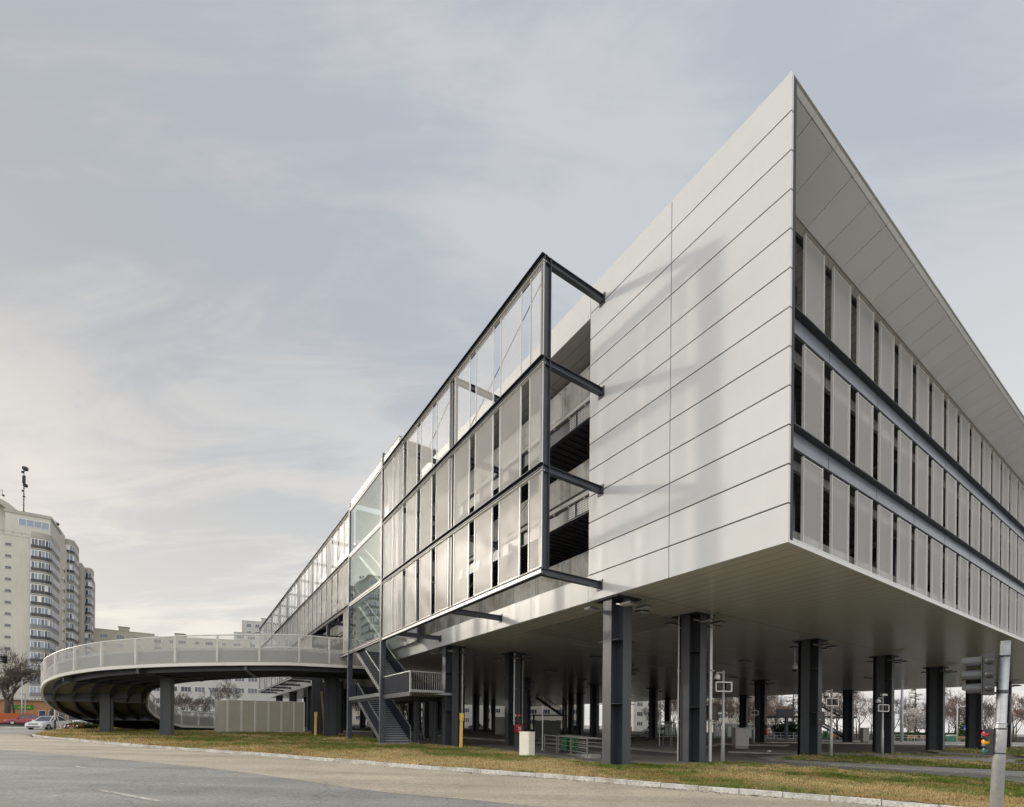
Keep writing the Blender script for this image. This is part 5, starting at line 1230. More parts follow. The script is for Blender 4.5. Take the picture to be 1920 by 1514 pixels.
# ---- apartment tower at the left edge
T0 = Vector((-116.5, 117.0)); tz = gz(*T0)
tower = thing("apartment_tower", "tall cream apartment tower with curved glazed balconies and roof aerials at the left edge", "building", (T0.x, T0.y, tz), TH)
FH = 2.75
def zl(z): return z - tz
b = MB(); b.box(-30, 0, 0, 16, -2, zl(45.7), 0); b.box(-30.1, .0, -.08, .25, zl(45.7), zl(46.0), 0)
b.box(0, 2.6, .8, 22, -2, zl(46.6), 0); b.box(0, 3.2, 22, 34, -2, zl(52.3), 0); b.box(1.4, 4.3, 34.2, 60, -2, zl(50.0), 1)
b.box(0, 3.0, 11, 21.2, -2, zl(49.4), 0)
b.build("wall", ['tower_wall', 'tower_grey'], tower, off=(0, 0, 0))
def arcpts(cx, cy_, r, a0, a1, n=6): return [(cx + r * math.cos(R(a0 + (a1 - a0) * i / n)), cy_ + r * math.sin(R(a0 + (a1 - a0) * i / n))) for i in range(n + 1)]
bay1 = [(0, -.7)] + [(.9, -.7)] + arcpts(1.75, 1.0, 1.7, -80, 0, 6) + [(3.45, 4), (3.45, 6.5), (3.45, 9.2)]
bay2 = [(2.3, 21.2), (3.0, 21.0)] + arcpts(3.1, 22.3, 1.3, -80, 0, 6) + [(4.4, 25), (4.4, 29)]
bay3 = [(4.3, 40.5), (4.7, 40.3)] + arcpts(4.7, 41.4, 1.1, -80, 0, 5) + [(5.8, 45)]
def along(b, P, z0, z1, out, th, m):
    for i in range(len(P) - 1):
        a = Vector((*P[i], 0)); c = Vector((*P[i + 1], 0)); n = Vector(((c - a).y, -(c - a).x, 0)).normalized()
        b.hexa([a + n * (out - th) + Vector((0, 0, z0)), a + n * out + Vector((0, 0, z0)), c + n * out + Vector((0, 0, z0)), c + n * (out - th) + Vector((0, 0, z0)),
                a + n * (out - th) + Vector((0, 0, z1)), a + n * out + Vector((0, 0, z1)), c + n * out + Vector((0, 0, z1)), c + n * (out - th) + Vector((0, 0, z1))][::1], m)
def resample(P, step):
    out = [Vector(P[0])]; acc = 0
    for a, c in zip(P, P[1:]):
        a = Vector(a); c = Vector(c); L = (c - a).length; d = step - acc
        while d <= L: out.append(a.lerp(c, d / L)); d += step
        acc = (acc + L) % step if True else 0
    out.append(Vector(P[-1])); return out
rt = random.Random(4)
def bays(P, ztop, floors, step):
    PP = resample(P, step)
    bp = MB(); along(bp, P, zl(ztop) - .05, zl(ztop) + 1.3, .02, .25, 0); bp.build("parapet", 'tower_grey', tower, off=(0, 0, 0))
    for f in range(floors):
        z = zl(ztop) - (f + 1) * FH
        if z < 2.6: break
        solid = False
        b = MB(); along(b, P, z, z + .22, .1, .5, 0)
        if solid: along(b, P, z + .22, z + 1.05, .02, .12, 0)
        bal = b.build("balcony", 'tower_grey', tower, off=(0, 0, 0))
        b = MB(); along(b, P, z + 2.5, z + 2.75, -.02, .3, 0); b.build("lintel", 'tower_grey', bal, off=(0, 0, 0))
        if not solid:
            b = MB(); along(b, P, z + .28, z + .98, .04, .03, 0 if rt.random() < .75 else 1)
            along(b, P, z + .98, z + 1.03, .06, .05, 1)
            for q in PP[::2]: b.bar((q.x, q.y, z + .2), (q.x, q.y, z + 1.0), .08, .08, 1)
            b.build("railing", ['grey_dark', 'barrier'], bal, off=(0, 0, 0))
        b = MB()
        for i in range(len(PP) - 1):
            if (PP[i + 1] - PP[i]).length < .05: continue
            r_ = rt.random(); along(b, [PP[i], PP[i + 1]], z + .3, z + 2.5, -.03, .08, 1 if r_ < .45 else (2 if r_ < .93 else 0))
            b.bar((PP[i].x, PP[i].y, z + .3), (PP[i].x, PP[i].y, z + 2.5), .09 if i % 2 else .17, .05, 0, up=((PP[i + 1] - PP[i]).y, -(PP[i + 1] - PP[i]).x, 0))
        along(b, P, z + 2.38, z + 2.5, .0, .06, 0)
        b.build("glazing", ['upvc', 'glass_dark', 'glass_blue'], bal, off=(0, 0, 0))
bays(bay1, 45.9, 16, .62); bays(bay2, 51.6, 18, .66); bays(bay3, 49.0, 17, .8)
def twin(x, y, z, w, h, face):
    b = MB(); (b.box(x - w / 2, x + w / 2, y - .03, y + .2, z, z + h, 0) if face == 'y' else b.box(x - .2, x + .03, y - w / 2, y + w / 2, z, z + h, 0))
    (b.box(x - w * .62, x + w * .62, y - .12, y + .05, z - .08, z, 1) if face == 'y' else b.box(x - .05, x + .08, y - w * .55, y + w * .55, z - .08, z, 1))
    b.build("window", ['glass_dark', 'tower_grey'], tower, off=(0, 0, 0))
for f in range(15):
    z = zl(43.2) - f * FH
    if z < 3: break
    twin(-4.05, 0, z, 1.0, .55, 'y'); twin(-14.0, 0, z, 1.15, .55, 'y')
    twin(2.6, 13.5, z - .6, 1.3, 1.3, 'x'); twin(3.0, 18, z - .6, 1.5, 1.3, 'x')
    b = MB(); b.box(3.02, 3.45, 15.2, 16.1, z - .3, z + .35, 0); b.box(3.45, 3.47, 15.35, 15.95, z - .22, z + .27, 1); b.build("air_conditioner", ['sign_white', 'grey_dark'], tower, off=(0, 0, 0))
    twin(3.4, 34.2, z + 1.5, .8, 1.0, 'y')
b = MB(); b.box(-5, 3.0, 1.6, 13, zl(45.6), zl(51.6), 0); b.box(-5.2, 3.2, 1.4, 13.2, zl(51.6), zl(52.3), 1); b.box(.5, 2.6, 13.2, 21, zl(46), zl(53.5), 0)
b.build("penthouse", ['tower_wall', 'tower_grey'], tower, off=(0, 0, 0))
b = MB(); b.box(-2.7, 2.85, 1.52, 1.59, zl(48.9), zl(50.6), 0)
for i in range(4): b.box(-2.6 + i * 1.36, -1.36 + i * 1.36, 1.48, 1.515, zl(49.0), zl(50.5), 1)
b.build("window_strip", ['upvc', 'glass_blue'], tower, off=(0, 0, 0))
b = MB(); pts = [(-9.5 + 5.6 * math.cos(R(a)), 3.2, zl(50.0) + 4.6 * math.sin(R(a))) for a in range(0, 181, 12)]; outer = [(-9.5 + 7.2 * math.cos(R(a)), 3.2, zl(50.0) + 5.6 * math.sin(R(a))) for a in range(0, 181, 12)]
for i in range(len(pts) - 1): b.prism([pts[i], outer[i], outer[i + 1], pts[i + 1]], (0, 9, 0), 1)
b.box(-16.5, -15.1, 3.2, 12, zl(45.6), zl(50.2), 1); b.box(-3.9, -2.4, 3.21, 12, zl(45.6), zl(50.2), 1); b.box(-15, -4, 6, 12, zl(45.6), zl(54), 0)
b.build("roof_arch", ['tower_wall', 'tower_grey'], tower, off=(0, 0, 0))
b = MB()
for (x0, x1) in ((-29, -.2),):
    b.bar((x0, .1, zl(46.6)), (x1, .1, zl(46.6)), .05, .05, 0)
    for x in np.arange(x0, x1, 1.6): b.bar((x, .1, zl(46.0)), (x, .1, zl(46.6)), .05, .05, 0)
b.build("roof_railing", 'steel_dark', tower, off=(0, 0, 0))
def aerial(x, y, z0, h, dishes, name, label):
    w = T0 + VD * x + UD * y
    t = thing(name, label, "aerial", (w.x, w.y, z0), R(20)); b = MB(); b.tube([(0, 0, -.3), (0, 0, h)], [.11, .06], 6, 0)
    for k in np.arange(.8, h, 1.4): b.box(-.14, .14, -.14, .14, k, k + .1, 0)
    b.build("mast", 'black', t, off=(0, 0, 0))
    for (dx, z, r, kind) in dishes:
        b = MB()
        if kind == 'dish': b.tube([(dx * .2, 0, z), (dx, -.2, z + .1), (dx + .12, -.45, z + .28)], [.08, r, r * .96], 14, 0)
        elif kind == 'panel': b.box(dx - .2, dx + .2, -.2, .1, z, z + r, 0); b.box(min(0, dx), max(0, dx), -.03, .03, z + r * .4, z + r * .5, 0)
        else: b.bar((0, 0, z), (dx, 0, z), .07, .07, 0); b.bar((dx, 0, z - r), (dx, 0, z + .1), .07, .07, 0); b.sphere((dx + .25, 0, z - r), .22, 0, 8, 5)
        b.build("dish" if kind == 'dish' else "antenna", 'black', t, off=(0, 0, 0))
    return t
aerial(-2.2, 3.5, 52.2, 11.8, ((.3, 11.0, .62, 'dish'), (-.25, 10.1, .5, 'panel'), (.1, 7.6, 1.9, 'panel'), (-.05, 7.6, 1.9, 'panel'), (.35, 6.9, .5, 'dish'), (-.15, 5.6, .35, 'panel'), (.05, 4.2, .35, 'panel')), "radio_mast", "tall black radio mast with dishes standing on the roof of the apartment tower")
aerial(-7.0, 4.5, 54.4, 3.4, ((.9, 3.0, 1.2, 'yagi'), (-.8, 1.9, .3, 'yagi'), (.9, 1.8, .1, 'yagi')), "roof_aerial", "small forked aerial on the arched roof end of the apartment tower")
aerial(1.0, 16, 53.3, 2.6, ((.6, 2.4, .5, 'yagi'), (-.6, 2.5, .2, 'yagi'), (1.1, 1.4, .3, 'dish')), "roof_aerial", "cluster of short aerials on the far roof end of the apartment tower")
# ---- shop building at the foot of the tower
p = at(-90, 92); shop = thing("shop_building", "low terracotta shop with a green sign board behind the parked cars", "shop", (p.x, p.y, p.z), R(46))
b = MB(); b.box(0, 26, 0, 8, -1, 4.2, 0); b.build("wall", 'brick', shop, off=(0, 0, 0)); b = MB(); b.box(-.3, 26.3, -.5, 8.3, 4.2, 4.45, 0); b.box(17, 26.5, -1.6, -.5, 4.1, 4.4, 0); b.build("roof", 'tower_grey', shop, off=(0, 0, 0))
def shop_x(px):      # where a photo column meets the shop front
    d = ray(px, 1340); n = Vector((-math.sin(R(46)), math.cos(R(46)))); k = (Vector((p.x, p.y)).dot(n)) / (Vector((d.x, d.y)).dot(n)); q = Vector((d.x * k, d.y * k)) - Vector((p.x, p.y)); return q.x * math.cos(R(46)) + q.y * math.sin(R(46))
x0, x1 = shop_x(20), shop_x(62)
b = MB(); b.box(x0, x1, -.16, -.02, 2.35, 3.2, 0); sg = b.build("sign_board", 'sign_green', shop, off=(0, 0, 0)); b = MB(); rr = random.Random(2); x = x0 + (x1 - x0) * .32
while x < x1 - .5:
    w = rr.uniform(.1, .3); b.box(x, x + w, -.18, -.162, 2.62, 2.62 + rr.choice((.2, .2, .3)), 0); x += w + .08
b.build("lettering", 'sign_lime', sg, off=(0, 0, 0))
for k in range(5):
    xa = x1 + .8 + k * 1.5; b = MB(); b.box(xa, xa + 1.1, -.04, .0, .3, 2.2, 0); b.box(xa + .06, xa + 1.04, -.06, -.041, .36, 2.14, 1); b.build("window", ['upvc', 'glass_dark'], shop, off=(0, 0, 0))
p = at(-30, 78); f = thing("painted_fence", "orange painted board fence at the far left behind the red car", "fence", p, R(40)); 
b = MB()
for i in range(26): b.box(i * .22, i * .22 + .21, 0, .03, -.2, 1.55, 0)
b.build("boards", 'orange', f, off=(0, 0, 0)); b = MB(); b.box(0, 5.7, .031, .08, .4, .5, 0); b.box(0, 5.7, .031, .08, 1.2, 1.3, 0); b.build("rail", 'orange', f, off=(0, 0, 0))
# ---- further blocks behind the ramp
W3 = [(x, 2.1, 1.35, .95) for x in (3, 7.4, 12, 16.5, 21)]
p = at(172, 165); block("apartment_block", "beige flat roofed apartment block just right of the tower, dark roof edge", p, R(38), 17, 14, 10, 2.9, W3[:3], plinth=1.2, parapet=1.0)
p = at(205, 175); block("apartment_block", "long beige apartment block seen through the ramp parapet", p, R(14), 46, 14, 10, 2.9, [(x, w_, 1.3, .95) for x, w_ in ((3, 1.4), (7, 2.6), (11.5, 1.2), (15, 2.4), (19.5, 1.3), (23, 2.6), (28, 1.4), (32, 2.6), (37, 1.3), (41.5, 2.4))], plinth=1.4, parapet=.5)
p = at(437, 185); block("apartment_block", "stepped grey white apartment block peeping above the far end of the ramp", p, R(22), 14, 14, 11, 2.95, [(x, 2.6, 1.4, .9) for x in (2.2, 6, 10.5)], wall='block_grey', plinth=1.5, roofbits=False)
p = at(452, 192); block("apartment_block", "taller set back grey white block behind the stepped one", p, R(22), 16, 12, 13, 2.95, [(x, 1.6, 1.4, .9) for x in (2.5, 5.5, 9)], wall='block_grey', plinth=1.5)
p = at(255, 118); block("office_block", "pale low block with ribbon windows below the ramp", p, R(16), 36, 12, 5, 3.0, [(1.6 + 3.0 * k, 2.3, 1.35, .9) for k in range(12)], wall='block_grey', plinth=.8, roofbits=False)
# ---- cars at the left
car("white saloon driving past the tip of the grass island", at(62, 51.3, -.12), R(-80), 'car_white')
car("dark red car parked beyond the verge at the far left, low behind the white saloon", at(8, 70, -.1), R(-137), 'car_red')
car("silver estate car half hidden behind the lower end of the ramp", at(124, 68, -.1), R(-128), 'car_silver', 'estate')
car("dark blue car behind the red and white cars", at(52, 76, -.1), R(-137), 'car_dark')
# ---- trees and posts at the left
bare_tree("bare_tree", "large bare tree with thick forked trunk at the left edge before the tower", at(14, 84), 17, .55, 11, .48, 6, nb=(3, 4), fork=.24)
bare_tree("bare_tree", "slim bare tree beside the large forked one at the left edge", at(27, 86), 13, .2, 12, .45, 6)
bare_tree("bare_tree", "bare tree before the tower, partly behind the ramp's left end", at(98, 88), 15, .3, 13, .5, 6, nb=(3, 3))
bare_tree("bare_tree", "bare tree seen below the ramp, left of the plant enclosure", at(352, 84), 7.5, .2, 14, .6, 5)
bare_tree("bare_tree", "bare tree close to the left wall of the plant enclosure", at(376, 80), 7.2, .22, 15, .6, 5)
bare_tree("bare_tree", "bare tree rising behind the plant enclosure", at(430, 88), 9.5, .2, 16, .55, 5)
bare_tree("bare_tree", "small bare tree directly behind the left ramp column gap", at(337, 95), 8, .2, 17, .6, 5)
shrub("low yellow green shrub at the tip of the grass island before the silver car", at(160, 54), 3.2, .8, 1)
shrub("brown leafless shrub on the bank under the ramp", at(352, 74), 3.6, 1.6, 2, 'twig_pink')
def lamp_post(label, p, h, arm, group="street lamps", r=.09):
    t = thing("street_lamp", label, "street lamp", p, 0, group); b = MB(); b.tube([(0, 0, -.2), (0, 0, h * .4), (0, 0, h)], [r * 1.3, r, r * .75], 10, 0); b.build("pole", 'galv_pale', t, off=(0, 0, 0), smooth=True)
    if arm: b = MB(); b.tube([(0, 0, h - .3), (arm * .5, 0, h - .1), (arm, 0, h - .05)], .04, 6, 0); b.build("arm", 'galv_pale', t, off=(0, 0, 0)); b = MB(); b.hexa([(arm - .3, -.12, h - .1), (arm + .45, -.12, h - .06), (arm + .45, .12, h - .06), (arm - .3, .12, h - .1), (arm - .25, -.08, h + .02), (arm + .4, -.08, h + .06), (arm + .4, .08, h + .06), (arm - .25, .08, h + .02)]); b.build("lamp_head", 'sign_white', t, off=(0, 0, 0))
    else: b = MB(); b.tube([(0, 0, h), (0, 0, h + .1)], [r * .9, r * .5], 8, 0); b.build("cap", 'galv_pale', t, off=(0, 0, 0))
    return t
lamp_post("slim pale pole standing before the large bare tree at the left", at(41, 80), 7.0, 0)
lamp_post("short street lamp with a flat head beside the slim pale pole", at(47, 88), 5.2, -.7)
lamp_post("thick pale pole left of the plant enclosure", at(392, 82), 6.2, 0, r=.2)
lamp_post("small globe lamp post between the pale pole and the plant enclosure", at(387.5, 90), 3.9, .4)
p = at(103, 52); t = thing("sign_post", "short post, pale above and dark below, at the tip of the grass island", "post", p); b = MB(); b.tube([(0, 0, -.1), (0, 0, .95)], .1, 8, 0); b.tube([(0, 0, .95), (0, 0, 2.2)], .085, 8, 1); b.build("pole", ['grey_dark', 'galv_pale'], t, off=(0, 0, 0)); b = MB(); b.box(-.13, .13, -.13, .13, 2.2, 2.24, 0); b.build("cap", 'galv_pale', t, off=(0, 0, 0))
p = at(-60, 60); t = thing("overhead_signal", "black traffic signal hanging from an arm at the left edge before the tower", "traffic signal", p); b = MB(); b.tube([(0, 0, -.2), (0, 0, 8.6)], .12, 8, 0); b.tube([(0, 0, 8.4), (4.6, 0, 8.9)], .07, 6, 0); b.build("mast_arm", 'galv', t, off=(0, 0, 0))
b = MB(); b.box(4.3, 4.56, -.12, .12, 7.75, 8.6, 0); b.box(4.22, 4.64, .13, .15, 7.68, 8.68, 0); hd = b.build("signal_head", 'black', t, off=(0, 0, 0))
for z in (8.44, 8.17, 7.9): b = MB(); b.tube([(4.43, -.125, z), (4.43, -.36, z - .02)], [.1, .095], 10, 0, cap=False); b.build("visor", 'black', hd, off=(0, 0, 0))
# small red and white hazard tape lying at the island tip
p = at(112, 52.5); t = MB(); rr = random.Random(8)
for k in range(26):
    x = -.6 + k * .11; y = rr.uniform(-.3, .3); z = .12 + rr.uniform(0, .22); t.poly([(p.x + x, p.y + y, p.z + z), (p.x + x + .13, p.y + y, p.z + z + .02), (p.x + x + .13, p.y + y + .02, p.z + z + .14), (p.x + x, p.y + y + .02, p.z + z + .12)], k % 2); t.poly([(p.x + x, p.y + y + .021, p.z + z), (p.x + x + .13, p.y + y + .021, p.z + z + .02), (p.x + x + .13, p.y + y + .04, p.z + z + .14), (p.x + x, p.y + y + .04, p.z + z + .12)], k % 2)
o = t.build("hazard_tape", ['sign_white', 'sign_red'], off=(p.x, p.y, p.z)); tag(o, "crumpled red and white hazard tape on the grass by the white saloon", "tape")
# ================================================================ what shows beyond the building's far side
A, B = at(1672, 92), at(1885, 92)
t = thing("hedge", "long clipped dark green hedge behind the benches on the far right", "hedge", A, 0); b = MB(); c = MB(); rr = random.Random(6); L = (B - A).length; dx = (B - A) / L
c.hexa([Vector((0, .1, -.2)), Vector((L, .1, -.2)), Vector((L, 1.0, -.2)), Vector((0, 1.0, -.2)), Vector((0, .1, 1.3)), Vector((L, .1, 1.3)), Vector((L, 1.0, 1.3)), Vector((0, 1.0, 1.3))])
for _ in range(5200):
    x = rr.uniform(0, L); f = rr.random(); q = Vector((x, rr.uniform(0, 1.1), 1.36 + rr.gauss(0, .05))) if f < .4 else Vector((x, .05 + rr.gauss(0, .06), rr.uniform(0, 1.38)))
    u = Vector((rr.uniform(-1, 1), rr.uniform(-1, 1), rr.uniform(-1, 1))).normalized(); w = u.cross(Vector((.2, .4, .9))).normalized(); s = rr.uniform(.05, .12); b.poly([q - u * s, q + w * s * .7, q + u * s, q - w * s * .7])
t.rotation_euler = (0, math.atan2(A.z - B.z, (B.xy - A.xy).length) * 0, math.atan2(B.y - A.y, B.x - A.x)); c.build("hedge_core", 'hedge', t, off=(0, 0, 0)); b.build("leaves", 'hedge', t, off=(0, 0, 0))
def bench(label, p, rz):
    t = thing("park_bench", label, "bench", p, rz, "park benches"); 
    b = MB()
    for y in (-.2, -.05, .1, .25): b.box(-.9, .9, y, y + .11, .43, .47, 0)
    b.build("seat", 'bench_wood', t, off=(0, 0, 0)); b = MB()
    for z in (.58, .72, .86): b.box(-.9, .9, .38, .42, z, z + .11, 0)
    b.build("backrest", 'bench_wood', t, off=(0, 0, 0))
    for x in (-.7, .7): b = MB(); b.box(x - .04, x + .04, -.2, .4, -.05, .42, 0); b.box(x - .04, x + .04, .421, .47, .0, .97, 0); b.build("leg", 'path', t, off=(0, 0, 0))
bench("brown timber bench before the blossoming tree", at(1716, 88), 0); bench("brown timber bench before the blossoming tree, beside its twin", at(1741, 88), 0); bench("brown timber bench below the blue road sign", at(1806, 89), 0)
bench("brown timber bench partly hidden by the far steel stair", at(1565, 84), 0)
p = at(1783, 87); t = thing("litter_bin", "green litter bin with a pale top before the hedge", "bin", p); b = MB(); b.hexa([(-.5, -.4, 0), (.5, -.4, 0), (.5, .4, 0), (-.5, .4, 0), (-.6, -.45, 1.0), (.6, -.45, 1.0), (.6, .45, 1.0), (-.6, .45, 1.0)]); b.build("body", 'kiosk_green', t, off=(0, 0, 0), bevel=.03); b = MB(); b.hexa([(-.62, -.5, 1.0), (.62, -.5, 1.0), (.62, .5, 1.0), (-.62, .5, 1.0), (-.3, -.5, 1.25), (.5, -.5, 1.25), (.5, .5, 1.25), (-.3, .5, 1.25)]); b.build("lid", 'grey_box', t, off=(0, 0, 0), bevel=.02)
# road kerb and pale path beyond the building
for (a, c, off) in (((1430, 1393), (2000, 1400), 0.02), ((1200, 1381.5), (1500, 1386), .02), ((640, 1371.5), (1200, 1381.5), .02)):
    kerb_run("kerb", [V2(gp(*a)), V2(gp(*c))], w=.25, top=.1, stone=2.0)
flat("verge", [gp(1440, 1392.4), gp(2000, 1399), gp(2000, 1394), gp(1440, 1388.5)], 'path', 0.05)
flat("park_ground", [gp(600, 1369), gp(1440, 1386), gp(2000, 1393.5), gp(2200, 1387), gp(600, 1358)], 'turf', 0.03)
# low fence rails
def rail_fence(label, A, B, h, n):
    t = thing("rail_fence", label, "fence", A, 0, "pale rail fences by the park", off=A); A = Vector(A); B = Vector(B)
    for i in range(n + 1): q = A.lerp(B, i / n); b = MB(); b.bar(q - Vector((0, 0, .1)), q + Vector((0, 0, h)), .06, .06, 0); b.build("post", 'galv_pale', t)
    for z in (h, h * .55): b = MB(); b.bar(A + Vector((0, 0, z)), B + Vector((0, 0, z)), .06, .06, 0); b.build("rail", 'galv_pale', t)
rail_fence("pale rail fence left of the third column, before dark shrubs", at(1440, 84), at(1500, 84), 1.0, 5)
rail_fence("pale rail fence before the timber benches", at(1678, 86.5), at(1752, 86.5), 1.0, 6)
# tall posts
for px, d, h, r, lab in ((1691, 74, 9, .2, "thick white concrete lamp post right of the fourth column"), (1795, 88, 6.5, .1, "slim grey lamp post in front of the hedge, left of the blue sign"), (1597, 79, 8, .12, "pale pole beside the far steel stair"), (1228, 95, 9, .13, "pale pole before the parked van"), (1058, 92, 9, .12, "pale pole before the cream block seen under the building")):
    lamp_post(lab, at(px, d), h, 1.2 if px in (1795,) else 0, r=r)
p = at(1811, 87); t = thing("road_sign", "blue square pedestrian crossing sign on a slim post before the hedge", "road sign", p); b = MB(); b.tube([(0, 0, -.1), (0, 0, 3.1)], .04, 8, 0); b.build("post", 'galv_pale', t, off=(0, 0, 0)); b = MB(); b.box(-.42, .42, -.06, -.04, 2.05, 3.0, 0)
b.poly([(-.33, -.065, 2.2), (.33, -.065, 2.2), (0, -.065, 2.85)], 1); b.box(-.03, .05, -.072, -.066, 2.38, 2.6, 2); b.tube([(0.01, -.066, 2.65), (.01, -.072, 2.65)], .045, 8, 2); b.bar((0, -.07, 2.4), (.1, -.07, 2.24), .05, .004, 2); b.bar((0, -.07, 2.4), (-.09, -.07, 2.24), .05, .004, 2); b.build("sign_face", ['sign_blue', 'sign_white', 'black'], t, off=(0, 0, 0))
p = at(1228, 93); t = thing("road_sign", "small blue road sign with a white arrow beside the parked cars seen between two columns", "road sign", p); b = MB(); b.tube([(0, 0, -.1), (0, 0, 2.6)], .04, 8, 0); b.build("post", 'galv_pale', t, off=(0, 0, 0)); b = MB(); b.tube([(0, -.06, 2.2), (0, -.04, 2.2)], .38, 18, 0); b.poly([(-.2, -.065, 2.1), (.2, -.065, 2.1), (0, -.065, 2.45)], 1); b.box(-.07, .07, -.066, -.062, 1.95, 2.1, 1); b.build("sign_face", ['sign_blue', 'sign_white'], t, off=(0, 0, 0))
# market stalls
def stall(label, p, w):
    t = thing("market_stall", label, "market stall", p, R(6), "green market stalls beyond the building")
    b = MB()
    for x in (0, w): b.box(x - .05, x + .05, 0, .1, 0, 2.2, 0); b.box(x - .05, x + .05, 1.6, 1.7, 0, 2.4, 0)
    b.box(0, w, .02, .06, 0, .12, 0); b.build("frame", 'kiosk_green', t, off=(0, 0, 0)); b = MB()
    for x in np.arange(.08, w - .3, w / 3): b.box(x, x + w / 3 - .08, .03, .05, .14, 1.5, 0); b.box(x, x + w / 3 - .08, .03, .05, 1.58, 2.1, 0)
    b.build("panel", 'kiosk_white', t, off=(0, 0, 0)); b = MB(); b.hexa([(-.15, -.3, 2.2), (w + .15, -.3, 2.2), (w + .15, 1.8, 2.5), (-.15, 1.8, 2.5), (-.15, -.3, 2.27), (w + .15, -.3, 2.27), (w + .15, 1.8, 2.57), (-.15, 1.8, 2.57)]); b.build("roof", 'grey_box', t, off=(0, 0, 0))
stall("green framed market stall with white panels, left of the white hoop camera mast", at(1339, 83), 2.2); stall("green framed market stall directly behind the white hoop camera mast", at(1364, 83), 2.2); stall("green framed market stall right of the hoop camera mast, above the grey cabinet", at(1388, 83), 2.2)
stall("green framed market stall seen just left of the second column", at(1247, 85), 2.0)
# staircase at the far side
p = at(1548, 80); fs = thing("steel_staircase", "black steel staircase at the far side of the yard beyond the third column", "staircase", p, 0)
def fl(name, x0, x1, z0, z1, y):
    n = 20; b = MB()
    for i in range(n): xa = x0 + (x1 - x0) * i / n; xb = x0 + (x1 - x0) * (i + 1.2) / n; zz = z0 + (z1 - z0) * (i + (0 if z1 < z0 else 1)) / n; b.box(min(xa, xb), max(xa, xb), y, y + 1.6, zz - .07, zz, 0)
    for yy in (y, y + 1.6): b.bar((x0, yy, z0 - .1), (x1, yy, z1 - .1), .06, .3, 0)
    o = b.build(name, 'steel_dark', fs, off=(0, 0, 0)); b = MB()
    for yy in (y, y + 1.6):
        b.bar((x0, yy, z0 + 1), (x1, yy, z1 + 1), .06, .06, 0)
        for i in range(0, n, 2): f = i / n; x = x0 + (x1 - x0) * f; z = z0 + (z1 - z0) * f; b.bar((x, yy, z), (x, yy, z + 1), .035, .035, 0)
    b.build("railing", 'steel_dark', o, off=(0, 0, 0))
gz0 = gz(p.x, p.y)
fl("stair_flight", 4.6, -.6, .2, 2.9, 0); fl("stair_flight", 4.8, -1.0, 3.75, 7.0, 1.8) if False else fl("stair_flight", -.2, 5.0, 6.6, 3.9, 1.8)
b = MB(); b.box(-8.2, 5.2, 0, 4.0, 3.6, 3.95, 0)
b.build("landing", 'steel_dark', fs, off=(0, 0, 0)); b = MB(); b.box(-8.2, -5.4, -.05, 0, 3.95, 5.0, 0); b.bar((-5.4, 0, 4.95), (5.2, 0, 4.95), .05, .06, 0)
for x in np.arange(-5.4, 5.2, .3): b.bar((x, 0, 3.95), (x, 0, 4.95), .03, .03, 0)
b.build("guard", 'steel_dark', fs, off=(0, 0, 0))
for x in (-6.2, 4.7): b = MB(); b.box(x - .22, x + .22, .3, .7, -.5, 3.6, 0); b.build("post", 'steel_dark', fs, off=(0, 0, 0))
p = at(1018, 86); fs = thing("steel_staircase", "dark steel staircase far behind the large grey cabinet block", "staircase", p, 0); fl("stair_flight", 3.6, -1.2, 3.2, 6.5, 0); b = MB(); b.box(-2, 4.4, 0, 1.6, 3.1, 3.3, 0); b.build("landing", 'steel_dark', fs, off=(0, 0, 0))
for x in (-1.6, 4.2): b = MB(); b.box(x - .15, x + .15, .3, .6, -.5, 3.1, 0); b.build("post", 'steel_dark', fs, off=(0, 0, 0))
# trees of the park
bare_tree("blossom_tree", "white blossoming tree with a pale trunk behind the benches, right of the fourth column", at(1722, 96), 6.8, .2, 21, .75, 5, twig='twig_pink', blossom=34, fork=.3)
bare_tree("bare_tree", "dark bare tree between the fifth and sixth columns, forked", at(1786, 101), 12, .3, 22, .5, 6, nb=(3, 3)); bare_tree("bare_tree", "thin bare tree right of the dark forked one behind the hedge", at(1797, 106), 10, .16, 23, .5, 5)
bare_tree("bare_tree", "bare tree beside the traffic signal heads, behind the hedge", at(1845, 100), 12, .25, 24, .5, 6, nb=(3, 3)); bare_tree("bare_tree", "tall brown bare tree above the blue road sign", at(1815, 118), 13, .25, 25, .42, 6, twig='twig_pink', nb=(3, 4))
bare_tree("bare_tree", "bare tree at the right end of the hedge", at(1872, 108), 12, .25, 26, .5, 6, twig='twig_pink', nb=(3, 3)); bare_tree("bare_tree", "bare tree at the far right beyond the traffic signal", at(1900, 100), 12, .25, 27, .5, 6, nb=(3, 3))
bare_tree("bare_tree", "reddish bare tree left of the camera mast with a hoop, behind the stalls", at(1352, 104), 10, .22, 28, .6, 6, twig='twig_pink', nb=(3, 4)); bare_tree("bare_tree", "reddish bare tree with pale trunk behind the grey cabinet and stalls", at(1387, 100), 11, .2, 29, .6, 6, twig='twig_pink', nb=(3, 4))
bare_tree("bare_tree", "reddish bare tree between two far columns right of the stalls", at(1424, 108), 11, .2, 30, .6, 6, twig='twig_pink', nb=(3, 4)); bare_tree("bare_tree", "bare reddish tree under the far stair landing", at(1468, 104), 9, .2, 31, .65, 6, twig='twig_pink', nb=(3, 4))
bare_tree("bare_tree", "bare reddish tree behind the upper flight of the far stair", at(1570, 100), 13, .25, 32, .5, 6, twig='twig_pink', nb=(3, 4)); bare_tree("bare_tree", "bare tree right of the far stair", at(1612, 104), 12, .22, 33, .5, 6, twig='twig_pink', nb=(3, 3))
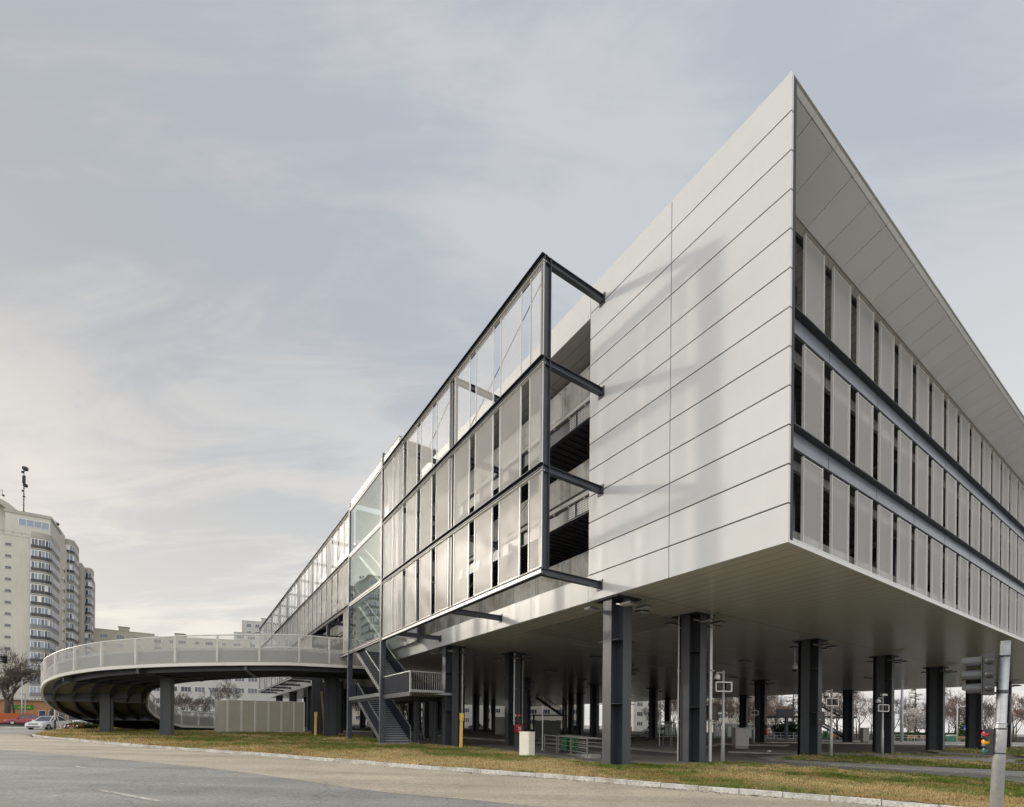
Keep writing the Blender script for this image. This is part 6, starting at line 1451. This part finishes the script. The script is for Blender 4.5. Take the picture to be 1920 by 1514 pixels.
bare_tree("bare_tree", "bare tree before the pale block seen between the first two columns", at(1219, 104), 8, .18, 34, .6, 5); bare_tree("bare_tree", "reddish bare tree just left of the second column", at(1255, 100), 11, .2, 35, .6, 6, twig='twig_pink', nb=(3, 4))
bare_tree("bare_tree", "bare greenish tree behind the staircase, far beyond the yard", at(752, 118), 9, .2, 36, .6, 6, twig='twig', nb=(3, 4)); bare_tree("bare_tree", "bare tree far beyond the left stair post", at(675, 120), 9, .2, 37, .6, 6, nb=(3, 4))
conifer("dark spreading conifer right of the third column's left face", at(1487, 112), 13, 4.6, 41); conifer("dark conifer behind the market stalls", at(1404, 118), 13, 4.0, 42); conifer("large dark conifer above the blossoming tree", at(1716, 122), 14, 5.0, 43); conifer("dark conifer behind the far steel stair", at(1650, 125), 13, 4.0, 44)
shrub("round dark green shrub behind the pale rail fence", at(1488, 92), 6, 3.2, 51, 'hedge'); shrub("dark green shrub left of the round one by the rail fence", at(1462, 94), 5, 2.4, 52, 'hedge'); shrub("olive shrub behind the staircase, far beyond the yard", at(745, 116), 7, 4, 53, 'shrub'); shrub("olive shrub right of the hedge sign post", at(1803, 98), 4, 4.4, 54, 'shrub')
protoA = bare_tree("bare_tree", "brown bare tree in the park rows beyond the yard", at(1762, 128), 13, .24, 61, .46, 6, twig='twig_pink', nb=(3, 3), group="bare trees of the park rows")
protoB = bare_tree("bare_tree", "brown bare tree in the park rows beyond the yard", at(1850, 132), 13, .24, 62, .5, 6, twig='twig', nb=(3, 3), group="bare trees of the park rows")
rr = random.Random(9)
for px in (1395, 1410, 1436, 1452, 1476, 1500, 1552, 1590, 1606, 1634, 1675, 1703, 1735, 1752, 1778, 1806, 1832, 1862, 1886, 1905, 1925, 1263, 1340, 1372, 690, 735, 765):
    o = copy_tree(rr.choice((protoA, protoB))); o.location = at(px, rr.uniform(112, 150)); o.rotation_euler = (0, 0, rr.uniform(0, 6.28)); s_ = rr.uniform(.75, 1.1); o.scale = (s_, s_, s_)
# blocks across the street
p = at(985, 140); block("apartment_block", "cream apartment block seen under the building behind the railing", p, R(-3), 17, 12, 4, 3.0, [(x, 2.3, 1.4, .9) for x in (2.2, 6, 10, 14)], wall='block_wall', plinth=.6)
p = at(1188, 150); block("apartment_block", "pale apartment block seen between the two nearest columns", p, R(8), 9, 12, 4, 3.0, [(x, 1.9, 1.4, .9) for x in (2, 5.5)], wall='block_grey', plinth=.8)
p = at(862, 150); block("apartment_block", "grey white block far behind the dark columns left of the cream cabinet", p, R(0), 24, 12, 4, 3.0, [(2 + 3.2 * k, 2.0, 1.4, .9) for k in range(7)], wall='block_grey', plinth=.8)
p = at(1340, 160); block("apartment_block", "pinkish block behind the bare trees and market stalls", p, R(4), 22, 12, 4, 3.0, [(2 + 3.4 * k, 1.8, 1.4, .9) for k in range(6)], wall='block_wall', plinth=.8)
p = at(610, 170); block("apartment_block", "beige block far behind the stair posts", p, R(0), 42, 12, 3, 3.0, [(2 + 3.2 * k, 2.0, 1.4, .9) for k in range(12)], wall='block_wall', plinth=.8)
# vehicles across the street
car("white van parked between the two nearest columns, far behind", at(1204, 103), R(178), 'car_white', 'van'); car("grey car parked beside the white van", at(1221, 97), R(182), 'car_silver'); car("dark car parked before the cream block, seen past the grey cabinet block", at(1052, 98), R(170), 'car_dark')
car("white car parked far behind the stair, left of its lower flight", at(668, 112), R(0), 'car_white', 'estate'); car("silver car parked far behind the stair, under its lower flight", at(690, 110), R(180), 'car_silver'); car("white car parked far behind the dark columns, right of the stair foot", at(772, 112), R(180), 'car_white'); car("white car parked far away left of the red fire cabinet", at(915, 112), R(0), 'car_white')
bpy.context.view_layer.update()
